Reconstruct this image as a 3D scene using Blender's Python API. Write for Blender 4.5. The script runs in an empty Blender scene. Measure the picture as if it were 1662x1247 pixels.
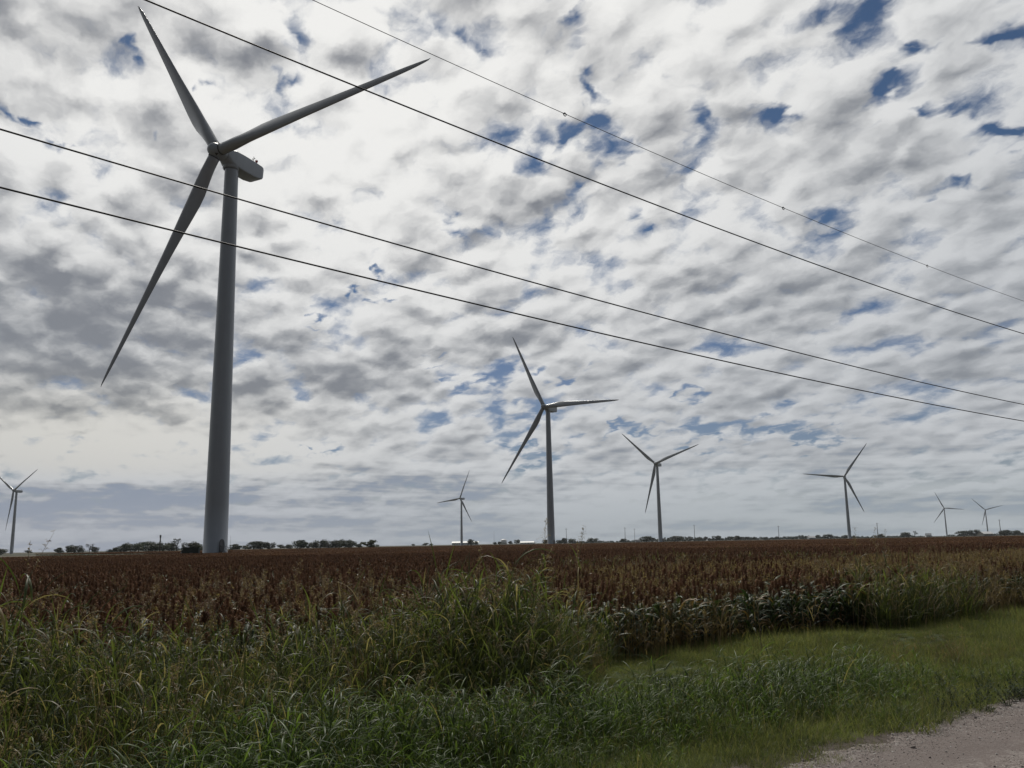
import bpy, bmesh, math, random
import numpy as np
from mathutils import Vector, Matrix, Euler

random.seed(7)
RNG = np.random.default_rng(7)
scene = bpy.context.scene
C = scene.collection
R = math.radians
PI = math.pi

# ------------------------------------------------------------------ camera
EYE = 1.9
PITCH, ROLL, FPX = R(10.38), R(-1.026), 1411.0       # roll: the horizon rises to the right
cam_d = bpy.data.cameras.new('camera')
cam_d.sensor_width = 36.0
cam_d.lens = FPX / 1662 * 36.0
cam_d.clip_start = 0.05
cam_d.clip_end = 30000
cam = bpy.data.objects.new('camera', cam_d)
C.objects.link(cam)
fw = Vector((0, math.cos(PITCH), math.sin(PITCH)))
rt0 = Vector((1, 0, 0))
up0 = rt0.cross(fw)
rt = rt0 * math.cos(ROLL) + up0 * math.sin(ROLL)
up = rt.cross(fw)
cam.matrix_world = Matrix(((rt.x, up.x, -fw.x, 0), (rt.y, up.y, -fw.y, 0), (rt.z, up.z, -fw.z, EYE), (0, 0, 0, 1)))
scene.camera = cam


def ray(x, y):
    """direction in the world of a pixel of the 1662 x 1247 photograph"""
    a, b = x - 831, y - 623.5
    c, s = math.cos(ROLL), math.sin(ROLL)
    u, v = c * a + s * b, -s * a + c * b
    dx, uu = u / FPX, -v / FPX
    return Vector((dx, math.cos(PITCH) - uu * math.sin(PITCH), math.sin(PITCH) + uu * math.cos(PITCH)))


def at(x, Y, y=880):
    """ground point under pixel column x at the depth Y"""
    d = ray(x, y)
    return d.x * Y / d.y, Y


# ------------------------------------------------------------------ sky and sun
SUN_AZ, SUN_EL = R(-12), R(48)                        # azimuth from +Y towards +X
SUN_DIR = Vector((math.sin(SUN_AZ) * math.cos(SUN_EL), math.cos(SUN_AZ) * math.cos(SUN_EL), math.sin(SUN_EL)))
SKY_STRENGTH = 0.1

world = bpy.data.worlds.new("World")
scene.world = world
world.use_nodes = True
wt = world.node_tree
wt.nodes.clear()


class NT:
    """tiny node-tree writer"""
    def __init__(self, tree):
        self.t = tree

    def put(self, sock, v):
        if v is None:
            return
        if hasattr(v, 'is_output') or isinstance(v, bpy.types.NodeSocket):
            self.t.links.new(v, sock)
        else:
            sock.default_value = v

    def m(self, op, a, b=None, c=None, clamp=False):
        n = self.t.nodes.new('ShaderNodeMath'); n.operation = op; n.use_clamp = clamp
        for i, v in enumerate((a, b, c)):
            self.put(n.inputs[i], v)
        return n.outputs[0]

    def v(self, op, a, b=None, c=None, out=0):
        n = self.t.nodes.new('ShaderNodeVectorMath'); n.operation = op
        self.put(n.inputs[0], a)
        if b is not None:
            self.put(n.inputs[3 if op == 'SCALE' else 1], b)
        if c is not None:
            self.put(n.inputs[2], c)
        return n.outputs['Value'] if op in ('LENGTH', 'DOT_PRODUCT', 'DISTANCE') else n.outputs[0]

    def xyz(self, x=0.0, y=0.0, z=0.0):
        n = self.t.nodes.new('ShaderNodeCombineXYZ')
        for i, v in enumerate((x, y, z)):
            self.put(n.inputs[i], v)
        return n.outputs[0]

    def sep(self, v):
        n = self.t.nodes.new('ShaderNodeSeparateXYZ'); self.put(n.inputs[0], v)
        return n.outputs

    def noise(self, vec, scale, detail=5.0, rough=0.5, lac=2.0, dim='3D', color=False, dist=0.0):
        n = self.t.nodes.new('ShaderNodeTexNoise'); n.noise_dimensions = dim
        self.put(n.inputs['Vector'], vec)
        n.inputs['Scale'].default_value = scale
        n.inputs['Detail'].default_value = detail
        n.inputs['Roughness'].default_value = rough
        n.inputs['Lacunarity'].default_value = lac
        n.inputs['Distortion'].default_value = dist
        return n.outputs['Color'] if color else n.outputs[0]

    def rng(self, x, a, b, c=0.0, d=1.0, smooth=True):
        n = self.t.nodes.new('ShaderNodeMapRange')
        n.interpolation_type = 'SMOOTHSTEP' if smooth else 'LINEAR'
        n.clamp = True
        for i, v in enumerate((x, a, b, c, d)):
            self.put(n.inputs[i], v)
        return n.outputs[0]

    def mix(self, f, a, b, blend='MIX'):
        n = self.t.nodes.new('ShaderNodeMix'); n.data_type = 'RGBA'; n.blend_type = blend
        self.put(n.inputs[0], f)
        for s, v in ((6, a), (7, b)):
            if isinstance(v, tuple) and len(v) == 3:
                v = (*v, 1)
            self.put(n.inputs[s], v)
        return n.outputs[2]


def build_sky():
    k = NT(wt)
    nd = wt.nodes
    tc = nd.new('ShaderNodeTexCoord')
    d = k.v('NORMALIZE', tc.outputs['Generated'])
    x, y, z = k.sep(d)
    zc = k.m('MAXIMUM', z, 0.0)
    inv = k.m('DIVIDE', 1.0, k.m('ADD', zc, 0.28))
    px, py = k.m('MULTIPLY', x, inv), k.m('MULTIPLY', y, inv)
    # where the ray meets the (thick) cloud deck; its rolls run from the far left to the near right
    ca, sa = 0.5, -0.86
    a = k.m('ADD', k.m('MULTIPLY', px, ca), k.m('MULTIPLY', py, sa))
    b = k.m('SUBTRACT', k.m('MULTIPLY', py, ca), k.m('MULTIPLY', px, sa))
    q0 = k.xyz(k.m('MULTIPLY', a, 0.78), b, 0.0)
    warp = k.v('SUBTRACT', k.noise(q0, 15.0, 4.0, 0.6, color=True, dim='2D'), (0.5, 0.5, 0.5))
    q = k.v('MULTIPLY_ADD', warp, (0.045, 0.045, 0.0), q0)
    big = k.noise(q0, 3.4, 3.0, 0.5, dim='2D')

    def lumps(vec, detail):
        """rounded cloudlets (smooth cells) broken up by fine noise"""
        vo = nd.new('ShaderNodeTexVoronoi'); vo.voronoi_dimensions = '2D'; vo.feature = 'SMOOTH_F1'
        vo.inputs['Scale'].default_value = 10.0
        vo.inputs['Smoothness'].default_value = 0.45
        vo.inputs['Detail'].default_value = 1.0
        vo.inputs['Roughness'].default_value = 0.45
        k.put(vo.inputs['Vector'], vec)
        fine = k.noise(vec, 9.5, detail, 0.58, dim='2D')
        cell = k.m('SUBTRACT', 0.95, k.m('MULTIPLY', vo.outputs['Distance'], 1.15))
        return k.m('MULTIPLY_ADD', fine, 0.62, k.m('MULTIPLY', cell, 0.42)), fine

    puff, fine = lumps(q, 9.0)
    # sunward shift: which side of a puff the sun reaches
    sp = Vector((SUN_DIR.x, SUN_DIR.y)) / (SUN_DIR.z + 0.28)
    sunward = k.v('SUBTRACT', (sp.x * ca * 0.78 + sp.y * sa * 0.78, sp.y * ca - sp.x * sa, 0.0), q0)
    toward = k.v('SCALE', k.v('NORMALIZE', sunward), 0.032)
    puff2, _ = lumps(k.v('ADD', q, toward), 4.0)
    relief = k.m('SUBTRACT', puff, puff2)

    # holes in the deck (azimuth, elevation), edges frayed by the same warp
    az = k.m('ARCTAN2', x, y)
    el = k.m('ARCSINE', z)
    fray = k.v('SUBTRACT', k.noise(q, 13.0, 3.0, 0.5, color=True, dim='2D'), (0.5, 0.5, 0.5))
    ae = k.v('MULTIPLY_ADD', fray, (0.11, 0.08, 0.0), k.xyz(az, el, 0.0))
    holes = [(455, 60, 34, 20), (215, 82, 14, 8), (18, 160, 14, 8), (245, 205, 16, 15), (85, 238, 13, 11),
             (345, 150, 7, 12), (475, 130, 20, 13), (690, 38, 46, 28), (742, 62, 30, 18), (925, 78, 27, 38),
             (905, 8, 16, 24), (967, 145, 14, 16), (942, 212, 34, 18), (866, 250, 36, 28), (925, 320, 30, 30),
             (738, 370, 36, 15), (1060, 366, 24, 16), (1012, 240, 40, 22), (1090, 262, 44, 20), (1145, 175, 26, 34),
             (1345, 28, 58, 20), (1300, 182, 56, 13), (1445, 138, 48, 13), (1500, 195, 50, 10), (1340, 350, 32, 18),
             (1640, 212, 36, 12), (1630, 55, 44, 14), (1510, 72, 26, 10), (508, 528, 16, 6), (640, 492, 18, 5), (572, 456, 16, 5), (775, 625, 44, 16),
             (838, 658, 70, 20), (892, 603, 34, 8), (700, 598, 26, 7), (850, 740, 34, 7), (1010, 698, 60, 7), (1150, 707, 60, 10),
             (1220, 692, 70, 9), (1310, 712, 52, 9), (530, 730, 20, 6), (1120, 640, 24, 8), (1560, 300, 30, 12), (1240, 690, 80, 12)]
    near = None
    for hx, hy, rx, ry in holes:
        r0 = ray(hx, hy)
        c_az, c_el = math.atan2(r0.x, r0.y), math.atan2(r0.z, math.hypot(r0.x, r0.y))
        sx, sy = FPX / rx * 0.92, FPX / ry * 0.92
        l = k.v('LENGTH', k.v('MULTIPLY_ADD', ae, (sx, sy, 0), (-c_az * sx, -c_el * sy, 0)))
        near = l if near is None else k.m('MINIMUM', near, l)
    hole = k.rng(near, 2.0, -0.35)

    # broad darker and lighter masses of the deck
    masses = [(90, 540, 260, 120, 0.62), (420, 560, 180, 110, 0.38), (60, 90, 190, 90, 0.30), (330, 400, 150, 70, 0.12), (620, 620, 170, 60, 0.22),
              (520, 250, 260, 170, -0.34), (200, 735, 430, 44, -0.8), (230, 806, 470, 26, 0.5), (300, 845, 420, 10, 0.45), (250, 872, 430, 12, -0.5),
              (1300, 480, 260, 90, 0.22), (820, 540, 120, 50, 0.2), (1150, 330, 220, 80, -0.16), (1180, 90, 170, 70, -0.15),
              (1560, 560, 150, 90, 0.2), (700, 440, 160, 60, -0.12), (820, 790, 240, 50, -0.1)]
    msum = 0.0
    ae_level = k.v('MULTIPLY_ADD', fray, (0.16, 0.022, 0.0), k.xyz(az, el, 0.0))
    for hx, hy, rx, ry, amp in masses:
        r0 = ray(hx, hy)
        c_az, c_el = math.atan2(r0.x, r0.y), math.atan2(r0.z, math.hypot(r0.x, r0.y))
        sx, sy = FPX / rx, FPX / ry
        l = k.v('LENGTH', k.v('MULTIPLY_ADD', ae_level if ry < 48 else ae, (sx, sy, 0), (-c_az * sx, -c_el * sy, 0)))
        msum = k.m('ADD', msum, k.rng(l, 1.3, 0.2, 0.0, amp))

    # density of the cloud along the ray
    dens = k.m('MULTIPLY_ADD', k.m('SUBTRACT', big, 0.5), 0.45, puff)
    dens = k.m('ADD', dens, k.m('MULTIPLY_ADD', k.m('SUBTRACT', fine, 0.5), 0.62, k.rng(az, 0.1, -0.2, 0.12, 0.19)))
    dens = k.m('MULTIPLY_ADD', hole, -0.47, dens)
    alpha = k.m('MAXIMUM', k.rng(dens, 0.04, 0.50), k.rng(el, 0.085, 0.03))
    # thick parts go grey, thin ones let the light through, sunward flanks are bright
    lowfac = k.rng(el, 0.0, 0.30, 0.5, 1.0)
    sh = k.m('MULTIPLY_ADD', k.m('SUBTRACT', puff, 0.54), 1.7, k.m('MULTIPLY', k.m('SUBTRACT', big, 0.5), 1.5))
    sh = k.m('MULTIPLY_ADD', relief, -2.8, sh)
    sh = k.m('MULTIPLY', sh, lowfac)
    # far decks seen edge-on lie in long level streaks
    streak = k.noise(k.xyz(k.m('MULTIPLY', az, 3.2), k.m('MULTIPLY_ADD', el, 42.0, k.m('MULTIPLY', az, 1.2)), 0.0), 1.0, 5.0, 0.62, dim='2D')
    sh = k.m('MULTIPLY_ADD', k.m('SUBTRACT', streak, 0.5), k.rng(el, 0.135, 0.05, 0.0, 3.6), sh)
    sh = k.m('MULTIPLY_ADD', hole, -0.12, sh)
    sh = k.m('ADD', k.m('ADD', sh, 0.44), msum)
    shade = k.rng(sh, -0.25, 1.3)
    glow = k.rng(k.v('DOT_PRODUCT', d, tuple(SUN_DIR)), 0.62, 0.97)
    bright = k.mix(glow, (0.555, 0.575, 0.60), (0.88, 0.875, 0.855))
    dark = k.mix(glow, (0.235, 0.255, 0.285), (0.21, 0.222, 0.25))
    cloud = k.mix(shade, bright, dark)
    # low thick bands are slate blue
    cloud = k.mix(k.m('MULTIPLY', k.rng(shade, 0.5, 0.9), k.rng(el, 0.12, 0.06, 0.0, 0.8)), cloud, (0.235, 0.285, 0.375))
    # the air along the horizon
    air_side = k.rng(az, -0.55, 0.35)
    air = k.mix(air_side, (0.36, 0.39, 0.46), (0.35, 0.41, 0.445))
    warm = k.m('MULTIPLY', k.rng(az, -0.05, -0.5), k.m('MULTIPLY', k.rng(el, 0.22, 0.12), k.rng(el, 0.06, 0.09)))
    cloud = k.mix(k.m('MULTIPLY', warm, 0.6), cloud, k.mix(1.0, cloud, (1.06, 1.0, 0.88), 'MULTIPLY'))
    cloud = k.mix(k.rng(el, 0.11, 0.0, 0.0, 0.62), cloud, air)
    # unseen deck behind the camera, darkened to dim the tower fronts and ground
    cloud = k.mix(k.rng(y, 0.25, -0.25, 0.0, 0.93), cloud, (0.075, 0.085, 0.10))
    sky = nd.new('ShaderNodeTexSky'); sky.sky_type = 'NISHITA'
    sky.sun_disc = False
    sky.sun_elevation = SUN_EL
    sky.sun_rotation = SUN_AZ
    sky.altitude = 300
    sky.air_density = 1.0
    sky.dust_density = 0.4
    sky.ozone_density = 2.0
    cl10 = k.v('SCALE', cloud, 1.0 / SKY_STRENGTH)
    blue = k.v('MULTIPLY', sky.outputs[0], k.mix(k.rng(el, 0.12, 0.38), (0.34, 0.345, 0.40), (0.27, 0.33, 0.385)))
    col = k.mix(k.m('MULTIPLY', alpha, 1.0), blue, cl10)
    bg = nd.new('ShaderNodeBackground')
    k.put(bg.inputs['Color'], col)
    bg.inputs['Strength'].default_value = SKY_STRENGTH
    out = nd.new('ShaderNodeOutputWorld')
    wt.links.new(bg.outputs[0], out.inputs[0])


build_sky()
world.cycles.sampling_method = 'MANUAL'
world.cycles.sample_map_resolution = 512

sun_d = bpy.data.lights.new('sun', 'SUN')
sun_d.energy = 2.7
sun_d.angle = R(8)
sun_d.color = (1.0, 0.95, 0.87)
sun = bpy.data.objects.new('sun', sun_d)
C.objects.link(sun)
sun.rotation_euler = SUN_DIR.to_track_quat('Z', 'Y').to_euler()
sun.location = (0, 0, 200)

scene.view_settings.view_transform = 'Standard'
scene.view_settings.look = 'None'
scene.view_settings.exposure = 0.0
scene.view_settings.gamma = 1.0
scene.cycles.max_bounces = 6
scene.cycles.transparent_max_bounces = 6

# ------------------------------------------------------------------ helpers
ROAD_AZ = R(53)
DX, DY = math.sin(ROAD_AZ), math.cos(ROAD_AZ)          # along the road
NX, NY = -math.cos(ROAD_AZ), math.sin(ROAD_AZ)         # from the road into the field
ROAD_EDGE, FIELD_EDGE = 5.1, 11.0


def st(s, t):
    return s * NX + t * DX, s * NY + t * DY


def ground_z(s, t):
    """height of the verge and field: road crown, shallow ditch with a bank, nearly level field"""
    s = np.asarray(s, float); t = np.asarray(t, float)
    z = -0.05 * np.clip((s - ROAD_EDGE) / 0.8, 0, 1)
    z = z - 0.20 * np.exp(-((s - 7.9 - 0.25 * np.sin(t * 0.33)) / 0.75) ** 2) + 0.07 * np.exp(-((s - 6.7 - 0.2 * np.sin(t * 0.27 + 1)) / 0.5) ** 2)
    z = z + 0.06 * np.exp(-((s - 9.6 + 0.3 * np.sin(t * .41)) / 0.7) ** 2)
    z = z + 0.03 * np.sin(t * 0.9 + s * 1.3) * np.exp(-((s - 8) / 3) ** 2)
    z = np.where(s < ROAD_EDGE - 0.1, -0.035, z)
    return z


def tag(o, label=None, cat=None, group=None, kind=None):
    if label: o['label'] = label
    if cat: o['category'] = cat
    if group: o['group'] = group
    if kind: o['kind'] = kind
    return o


def empty(name, loc=(0, 0, 0), rz=0.0):
    o = bpy.data.objects.new(name, None)
    o.empty_display_size = 0.3
    C.objects.link(o)
    o.location = loc
    o.rotation_euler = (0, 0, rz)
    return o


class MB:
    """mesh collector (verts, faces, per-face material, per-vertex tint)"""
    def __init__(self):
        self.v, self.f, self.mi, self.tint, self.smooth = [], [], [], [], []

    def add(self, verts, faces, mi=0, tint=0.5, smooth=True):
        o = len(self.v)
        self.v.extend(tuple(p) for p in verts)
        self.tint.extend(tint if hasattr(tint, '__len__') else [tint] * len(verts))
        for f in faces:
            self.f.append(tuple(i + o for i in f)); self.mi.append(mi); self.smooth.append(smooth)

    def box(self, c, size, rz=0.0, mi=0, tint=0.5):
        sx, sy, sz = (q / 2 for q in size)
        cs, sn = math.cos(rz), math.sin(rz)
        vs = []
        for zz in (-sz, sz):
            for xx, yy in ((-sx, -sy), (sx, -sy), (sx, sy), (-sx, sy)):
                vs.append((c[0] + xx * cs - yy * sn, c[1] + xx * sn + yy * cs, c[2] + zz))
        self.add(vs, [(3, 2, 1, 0), (4, 5, 6, 7), (0, 1, 5, 4), (1, 2, 6, 5), (2, 3, 7, 6), (3, 0, 4, 7)], mi, tint, False)

    def tube(self, pts, rad, n=8, mi=0, tint=0.5, cap=True):
        pts = [Vector(p) for p in pts]
        rads = rad if hasattr(rad, '__len__') else [rad] * len(pts)
        o = len(self.v); vs = []; fs = []
        ref = None
        for i, p in enumerate(pts):
            t = (pts[min(i + 1, len(pts) - 1)] - pts[max(i - 1, 0)]).normalized()
            if ref is None:
                ref = Vector((0, 0, 1)) if abs(t.z) < 0.9 else Vector((1, 0, 0))
            a = t.cross(ref).normalized(); b = t.cross(a).normalized()
            ref = ref - t * ref.dot(t)
            if ref.length < 1e-6: ref = b
            for j in range(n):
                an = 2 * PI * j / n
                vs.append(p + (a * math.cos(an) + b * math.sin(an)) * rads[i])
        for i in range(len(pts) - 1):
            for j in range(n):
                k2 = (j + 1) % n
                fs.append((i * n + j, i * n + k2, (i + 1) * n + k2, (i + 1) * n + j))
        if cap:
            fs.append(tuple(range(n - 1, -1, -1)))
            fs.append(tuple((len(pts) - 1) * n + j for j in range(n)))
        self.add(vs, fs, mi, tint)

    def ball(self, c, r, nu=10, nv=6, mi=0, tint=0.5, squash=(1, 1, 1)):
        vs = [(c[0], c[1], c[2] + r * squash[2])]; fs = []
        for i in range(1, nv):
            th = PI * i / nv
            for j in range(nu):
                ph = 2 * PI * j / nu
                vs.append((c[0] + r * squash[0] * math.sin(th) * math.cos(ph), c[1] + r * squash[1] * math.sin(th) * math.sin(ph), c[2] + r * squash[2] * math.cos(th)))
        vs.append((c[0], c[1], c[2] - r * squash[2]))
        for j in range(nu):
            fs.append((0, 1 + j, 1 + (j + 1) % nu))
            fs.append((len(vs) - 1, 1 + (nv - 2) * nu + (j + 1) % nu, 1 + (nv - 2) * nu + j))
        for i in range(nv - 2):
            for j in range(nu):
                a, b = 1 + i * nu + j, 1 + i * nu + (j + 1) % nu
                fs.append((a, a + nu, b + nu, b))
        self.add(vs, fs, mi, tint)

    def mesh(self, name, mats):
        me = bpy.data.meshes.new(name)
        me.from_pydata(self.v, [], self.f)
        for m in (mats if isinstance(mats, (list, tuple)) else [mats]):
            me.materials.append(m)
        if self.f:
            me.polygons.foreach_set('material_index', self.mi)
            me.polygons.foreach_set('use_smooth', self.smooth)
        at_ = me.attributes.new('tint', 'FLOAT', 'POINT')
        at_.data.foreach_set('value', self.tint)
        me.update()
        return me

    def build(self, name, mats, parent=None, link=True):
        o = bpy.data.objects.new(name, self.mesh(name, mats))
        if link: C.objects.link(o)
        if parent: o.parent = parent
        return o


# ------------------------------------------------------------------ materials
def new_mat(name):
    m = bpy.data.materials.new(name); m.use_nodes = True
    m.node_tree.nodes.clear()
    k = NT(m.node_tree)
    out = m.node_tree.nodes.new('ShaderNodeOutputMaterial')
    bs = m.node_tree.nodes.new('ShaderNodeBsdfPrincipled')
    m.node_tree.links.new(bs.outputs[0], out.inputs[0])
    return m, k, bs, out


def bump(k, bs, h, strength=0.3, dist=0.05):
    n = k.t.nodes.new('ShaderNodeBump')
    n.inputs['Strength'].default_value = strength; n.inputs['Distance'].default_value = dist
    k.put(n.inputs['Height'], h)
    k.put(bs.inputs['Normal'], n.outputs[0])


def obj_coord(k):
    return k.t.nodes.new('ShaderNodeTexCoord').outputs['Object']


def plain_mat(name, col, rough=0.5, metal=0.0, var=0.15, scale=3.0, bumps=0.0):
    m, k, bs, out = new_mat(name)
    n = k.noise(obj_coord(k), scale, 5, 0.6)
    f = k.rng(n, 0.3, 0.7, 1 - var, 1 + var, False)
    k.put(bs.inputs['Base Color'], k.mix(1.0, (*col, 1), k.xyz(f, f, f), 'MULTIPLY'))
    bs.inputs['Roughness'].default_value = rough
    bs.inputs['Metallic'].default_value = metal
    if bumps: bump(k, bs, n, bumps)
    return m


def leaf_mat(name, ca, cb, rough=0.42, transl=0.3, spec=0.5, cc=None):
    """leaf whose colour runs from ca to cb with the blade's own tint, plus a per-plant variation"""
    m, k, bs, out = new_mat(name)
    tn = k.t.nodes.new('ShaderNodeAttribute'); tn.attribute_name = 'tint'
    oi = k.t.nodes.new('ShaderNodeObjectInfo')
    f = tn.outputs['Fac']
    col = k.mix(k.rng(f, 0.0, 1.0 if cc is None else 0.6, smooth=False), ca, cb)
    if cc is not None:
        col = k.mix(k.rng(f, 0.75, 0.95, smooth=False), col, cc)
    v = k.rng(oi.outputs['Random'], 0.0, 1.0, 0.72, 1.28, False)
    col = k.mix(1.0, col, k.xyz(v, v, v), 'MULTIPLY')
    k.put(bs.inputs['Base Color'], col)
    bs.inputs['Roughness'].default_value = rough
    bs.inputs['Specular IOR Level'].default_value = spec
    tr = k.t.nodes.new('ShaderNodeBsdfTranslucent')
    k.put(tr.inputs['Color'], k.mix(1.0, col, (1.3, 1.35, 0.7, 1), 'MULTIPLY'))
    mx = k.t.nodes.new('ShaderNodeMixShader')
    mx.inputs[0].default_value = transl
    k.t.links.new(bs.outputs[0], mx.inputs[1]); k.t.links.new(tr.outputs[0], mx.inputs[2])
    k.t.links.new(mx.outputs[0], out.inputs[0])
    return m


def paint_mat():
    """weathered light grey turbine paint with faint streaks"""
    m, k, bs, out = new_mat('turbine_paint')
    o = obj_coord(k)
    n1 = k.noise(k.v('MULTIPLY', o, (1.2, 1.2, 0.06)), 1.0, 5, 0.6)
    n2 = k.noise(o, 0.6, 5, 0.6)
    f = k.m('ADD', k.rng(n1, 0.3, 0.75, 0.93, 1.03, False), k.rng(n2, 0.3, 0.7, -0.03, 0.03, False))
    k.put(bs.inputs['Base Color'], k.mix(1.0, (0.34, 0.375, 0.41), k.xyz(f, f, f), 'MULTIPLY'))
    bs.inputs['Roughness'].default_value = 0.38
    return m


M = {
    'paint': paint_mat(),
    'blade': plain_mat('blade_paint', (0.32, 0.335, 0.35), 0.22, var=0.05, scale=0.5),
    'dark': plain_mat('dark_metal', (0.04, 0.042, 0.045), 0.5),
    'door': plain_mat('door_paint', (0.17, 0.18, 0.19), 0.5),
    'seal': plain_mat('joint_seal', (0.07, 0.075, 0.08), 0.6),
    'galv': plain_mat('galvanised_steel', (0.35, 0.36, 0.37), 0.45, 0.6),
    'red': plain_mat('red_lens', (0.25, 0.03, 0.03), 0.3),
    'wire': plain_mat('cable_metal', (0.03, 0.03, 0.032), 0.55, 0.2, var=0.3, scale=9),
    'thin_wire': plain_mat('old_wire', (0.12, 0.12, 0.125), 0.5, 0.3, var=0.3, scale=9),
    'box_green': plain_mat('green_enamel', (0.018, 0.035, 0.028), 0.4, var=0.25, scale=1.2),
    'label': plain_mat('pale_label', (0.5, 0.5, 0.48), 0.6),
    'concrete': plain_mat('concrete', (0.32, 0.31, 0.29), 0.9, var=0.2, bumps=0.2),
    'wood': plain_mat('weathered_pole', (0.07, 0.06, 0.05), 0.85, var=0.3, scale=6),
    'bark': plain_mat('bark', (0.04, 0.034, 0.028), 0.9, var=0.3, scale=6),
    'white_wall': plain_mat('white_siding', (0.72, 0.72, 0.70), 0.6, var=0.08, scale=0.3),
    'white_roof': plain_mat('white_roofing', (0.78, 0.78, 0.77), 0.5, var=0.06, scale=0.3),
    'grey_roof': plain_mat('grey_roofing', (0.24, 0.24, 0.25), 0.7, var=0.1, scale=0.3),
    'tan_wall': plain_mat('tan_siding', (0.36, 0.33, 0.28), 0.7, var=0.1, scale=0.3),
    'glass': plain_mat('dark_glass', (0.03, 0.035, 0.04), 0.1),
    'crown_dark': leaf_mat('crown_dark', (0.022, 0.032, 0.020), (0.045, 0.058, 0.032), 0.6, 0.15, 0.3),
    'crown_mid': leaf_mat('crown_mid', (0.032, 0.045, 0.022), (0.065, 0.075, 0.035), 0.6, 0.15, 0.3),
    'grass': leaf_mat('johnson_grass_leaf', (0.038, 0.056, 0.020), (0.105, 0.125, 0.046), 0.48, 0.42, 0.26, (0.24, 0.20, 0.125)),
    'weed': leaf_mat('verge_weed_leaf', (0.040, 0.070, 0.022), (0.100, 0.145, 0.042), 0.45, 0.44, 0.22, (0.28, 0.24, 0.12)),
    'mown': leaf_mat('mown_grass_leaf', (0.070, 0.100, 0.036), (0.168, 0.180, 0.080), 0.6, 0.42, 0.2, (0.24, 0.21, 0.11)),
    'crop_leaf': leaf_mat('crop_leaf', (0.024, 0.044, 0.022), (0.058, 0.082, 0.036), 0.52, 0.25, 0.2, (0.21, 0.14, 0.07)),
    'crop_stem': leaf_mat('crop_stem', (0.06, 0.07, 0.03), (0.16, 0.12, 0.06), 0.6, 0.0, 0.3),
    'grain': leaf_mat('grain_head', (0.108, 0.050, 0.030), (0.212, 0.113, 0.063), 0.8, 0.08, 0.15, (0.30, 0.20, 0.09)),
    'dry': leaf_mat('dry_grass', (0.19, 0.135, 0.065), (0.36, 0.28, 0.15), 0.65, 0.3, 0.2),
    'panicle': leaf_mat('grass_panicle', (0.16, 0.115, 0.08), (0.32, 0.25, 0.165), 0.7, 0.3, 0.2),
    'forb': leaf_mat('forb_leaf', (0.026, 0.042, 0.022), (0.060, 0.080, 0.042), 0.6, 0.3, 0.12, (0.14, 0.13, 0.10)),
}


def ground_mat():
    m, k, bs, out = new_mat('ground_soil')
    o = obj_coord(k)
    x, y, z = k.sep(o)
    s = k.m('ADD', k.m('MULTIPLY', x, NX), k.m('MULTIPLY', y, NY))
    n1 = k.noise(o, 1.3, 6, 0.6)
    n2 = k.noise(o, 14.0, 4, 0.6)
    nf = k.noise(o, 0.004, 4, 0.5)
    soil = k.mix(n2, (0.045, 0.034, 0.024), (0.095, 0.070, 0.050))
    verge = k.mix(n1, (0.030, 0.046, 0.014), (0.060, 0.072, 0.026))
    verge = k.mix(k.rng(n2, 0.55, 0.85), verge, (0.060, 0.052, 0.032))
    verge = k.mix(k.rng(k.m('MULTIPLY_ADD', n1, 0.5, s), 5.75, 5.35), verge, k.mix(n2, (0.07, 0.056, 0.046), (0.135, 0.112, 0.098)))
    col = k.mix(k.rng(s, 10.2, 11.4), verge, soil)
    far = k.mix(k.rng(nf, 0.4, 0.6), (0.095, 0.08, 0.052), (0.042, 0.046, 0.027))
    col = k.mix(k.rng(s, 165.0, 172.0), col, far)
    k.put(bs.inputs['Base Color'], col)
    bs.inputs['Roughness'].default_value = 0.95
    bs.inputs['Specular IOR Level'].default_value = 0.2
    bump(k, bs, n2, 0.6, 0.04)
    return m


def road_mat():
    m, k, bs, out = new_mat('gravel_road')
    o = obj_coord(k)
    x, y, z = k.sep(o)
    s = k.m('ADD', k.m('MULTIPLY', x, NX), k.m('MULTIPLY', y, NY))
    n1 = k.noise(o, 2.2, 6, 0.6)
    n2 = k.noise(o, 45.0, 4, 0.7)
    vor = k.t.nodes.new('ShaderNodeTexVoronoi'); vor.inputs['Scale'].default_value = 55.0
    k.put(vor.inputs['Vector'], o)
    base = k.mix(n1, (0.118, 0.093, 0.083), (0.172, 0.140, 0.126))
    base = k.mix(k.rng(n2, 0.5, 0.75), base, (0.22, 0.198, 0.185))
    cell = k.t.nodes.new('ShaderNodeSeparateColor'); k.put(cell.inputs[0], vor.outputs['Color'])
    stone = k.mix(cell.outputs[0], (0.13, 0.105, 0.095), (0.32, 0.29, 0.265))
    wheel = k.rng(k.m('ABSOLUTE', k.m('SUBTRACT', s, k.m('MULTIPLY_ADD', n1, 0.4, 4.1))), 0.15, 0.5)
    f = k.m('MULTIPLY', k.m('MULTIPLY_ADD', wheel, 0.65, 0.15), k.rng(k.noise(o, 9.0, 3, 0.6), 0.42, 0.6))
    col = k.mix(f, base, stone)
    k.put(bs.inputs['Base Color'], col)
    bs.inputs['Roughness'].default_value = 0.95
    h = k.m('ADD', k.m('MULTIPLY', vor.outputs['Distance'], -0.5), n2)
    bump(k, bs, h, 0.7, 0.012)
    return m


# ------------------------------------------------------------------ ground and road
def axis(lo, hi, fine_lo, fine_hi, step, grow=1.22):
    a = list(np.arange(fine_lo, fine_hi, step))
    d, x = step, fine_hi
    while x < hi:
        a.append(x); d *= grow; x += d
    a.append(hi)
    d, x = step * grow, fine_lo - step * grow
    pre = []
    while x > lo:
        pre.append(x); d *= grow; x -= d
    pre.append(lo)
    return np.array(pre[::-1] + a)


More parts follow.
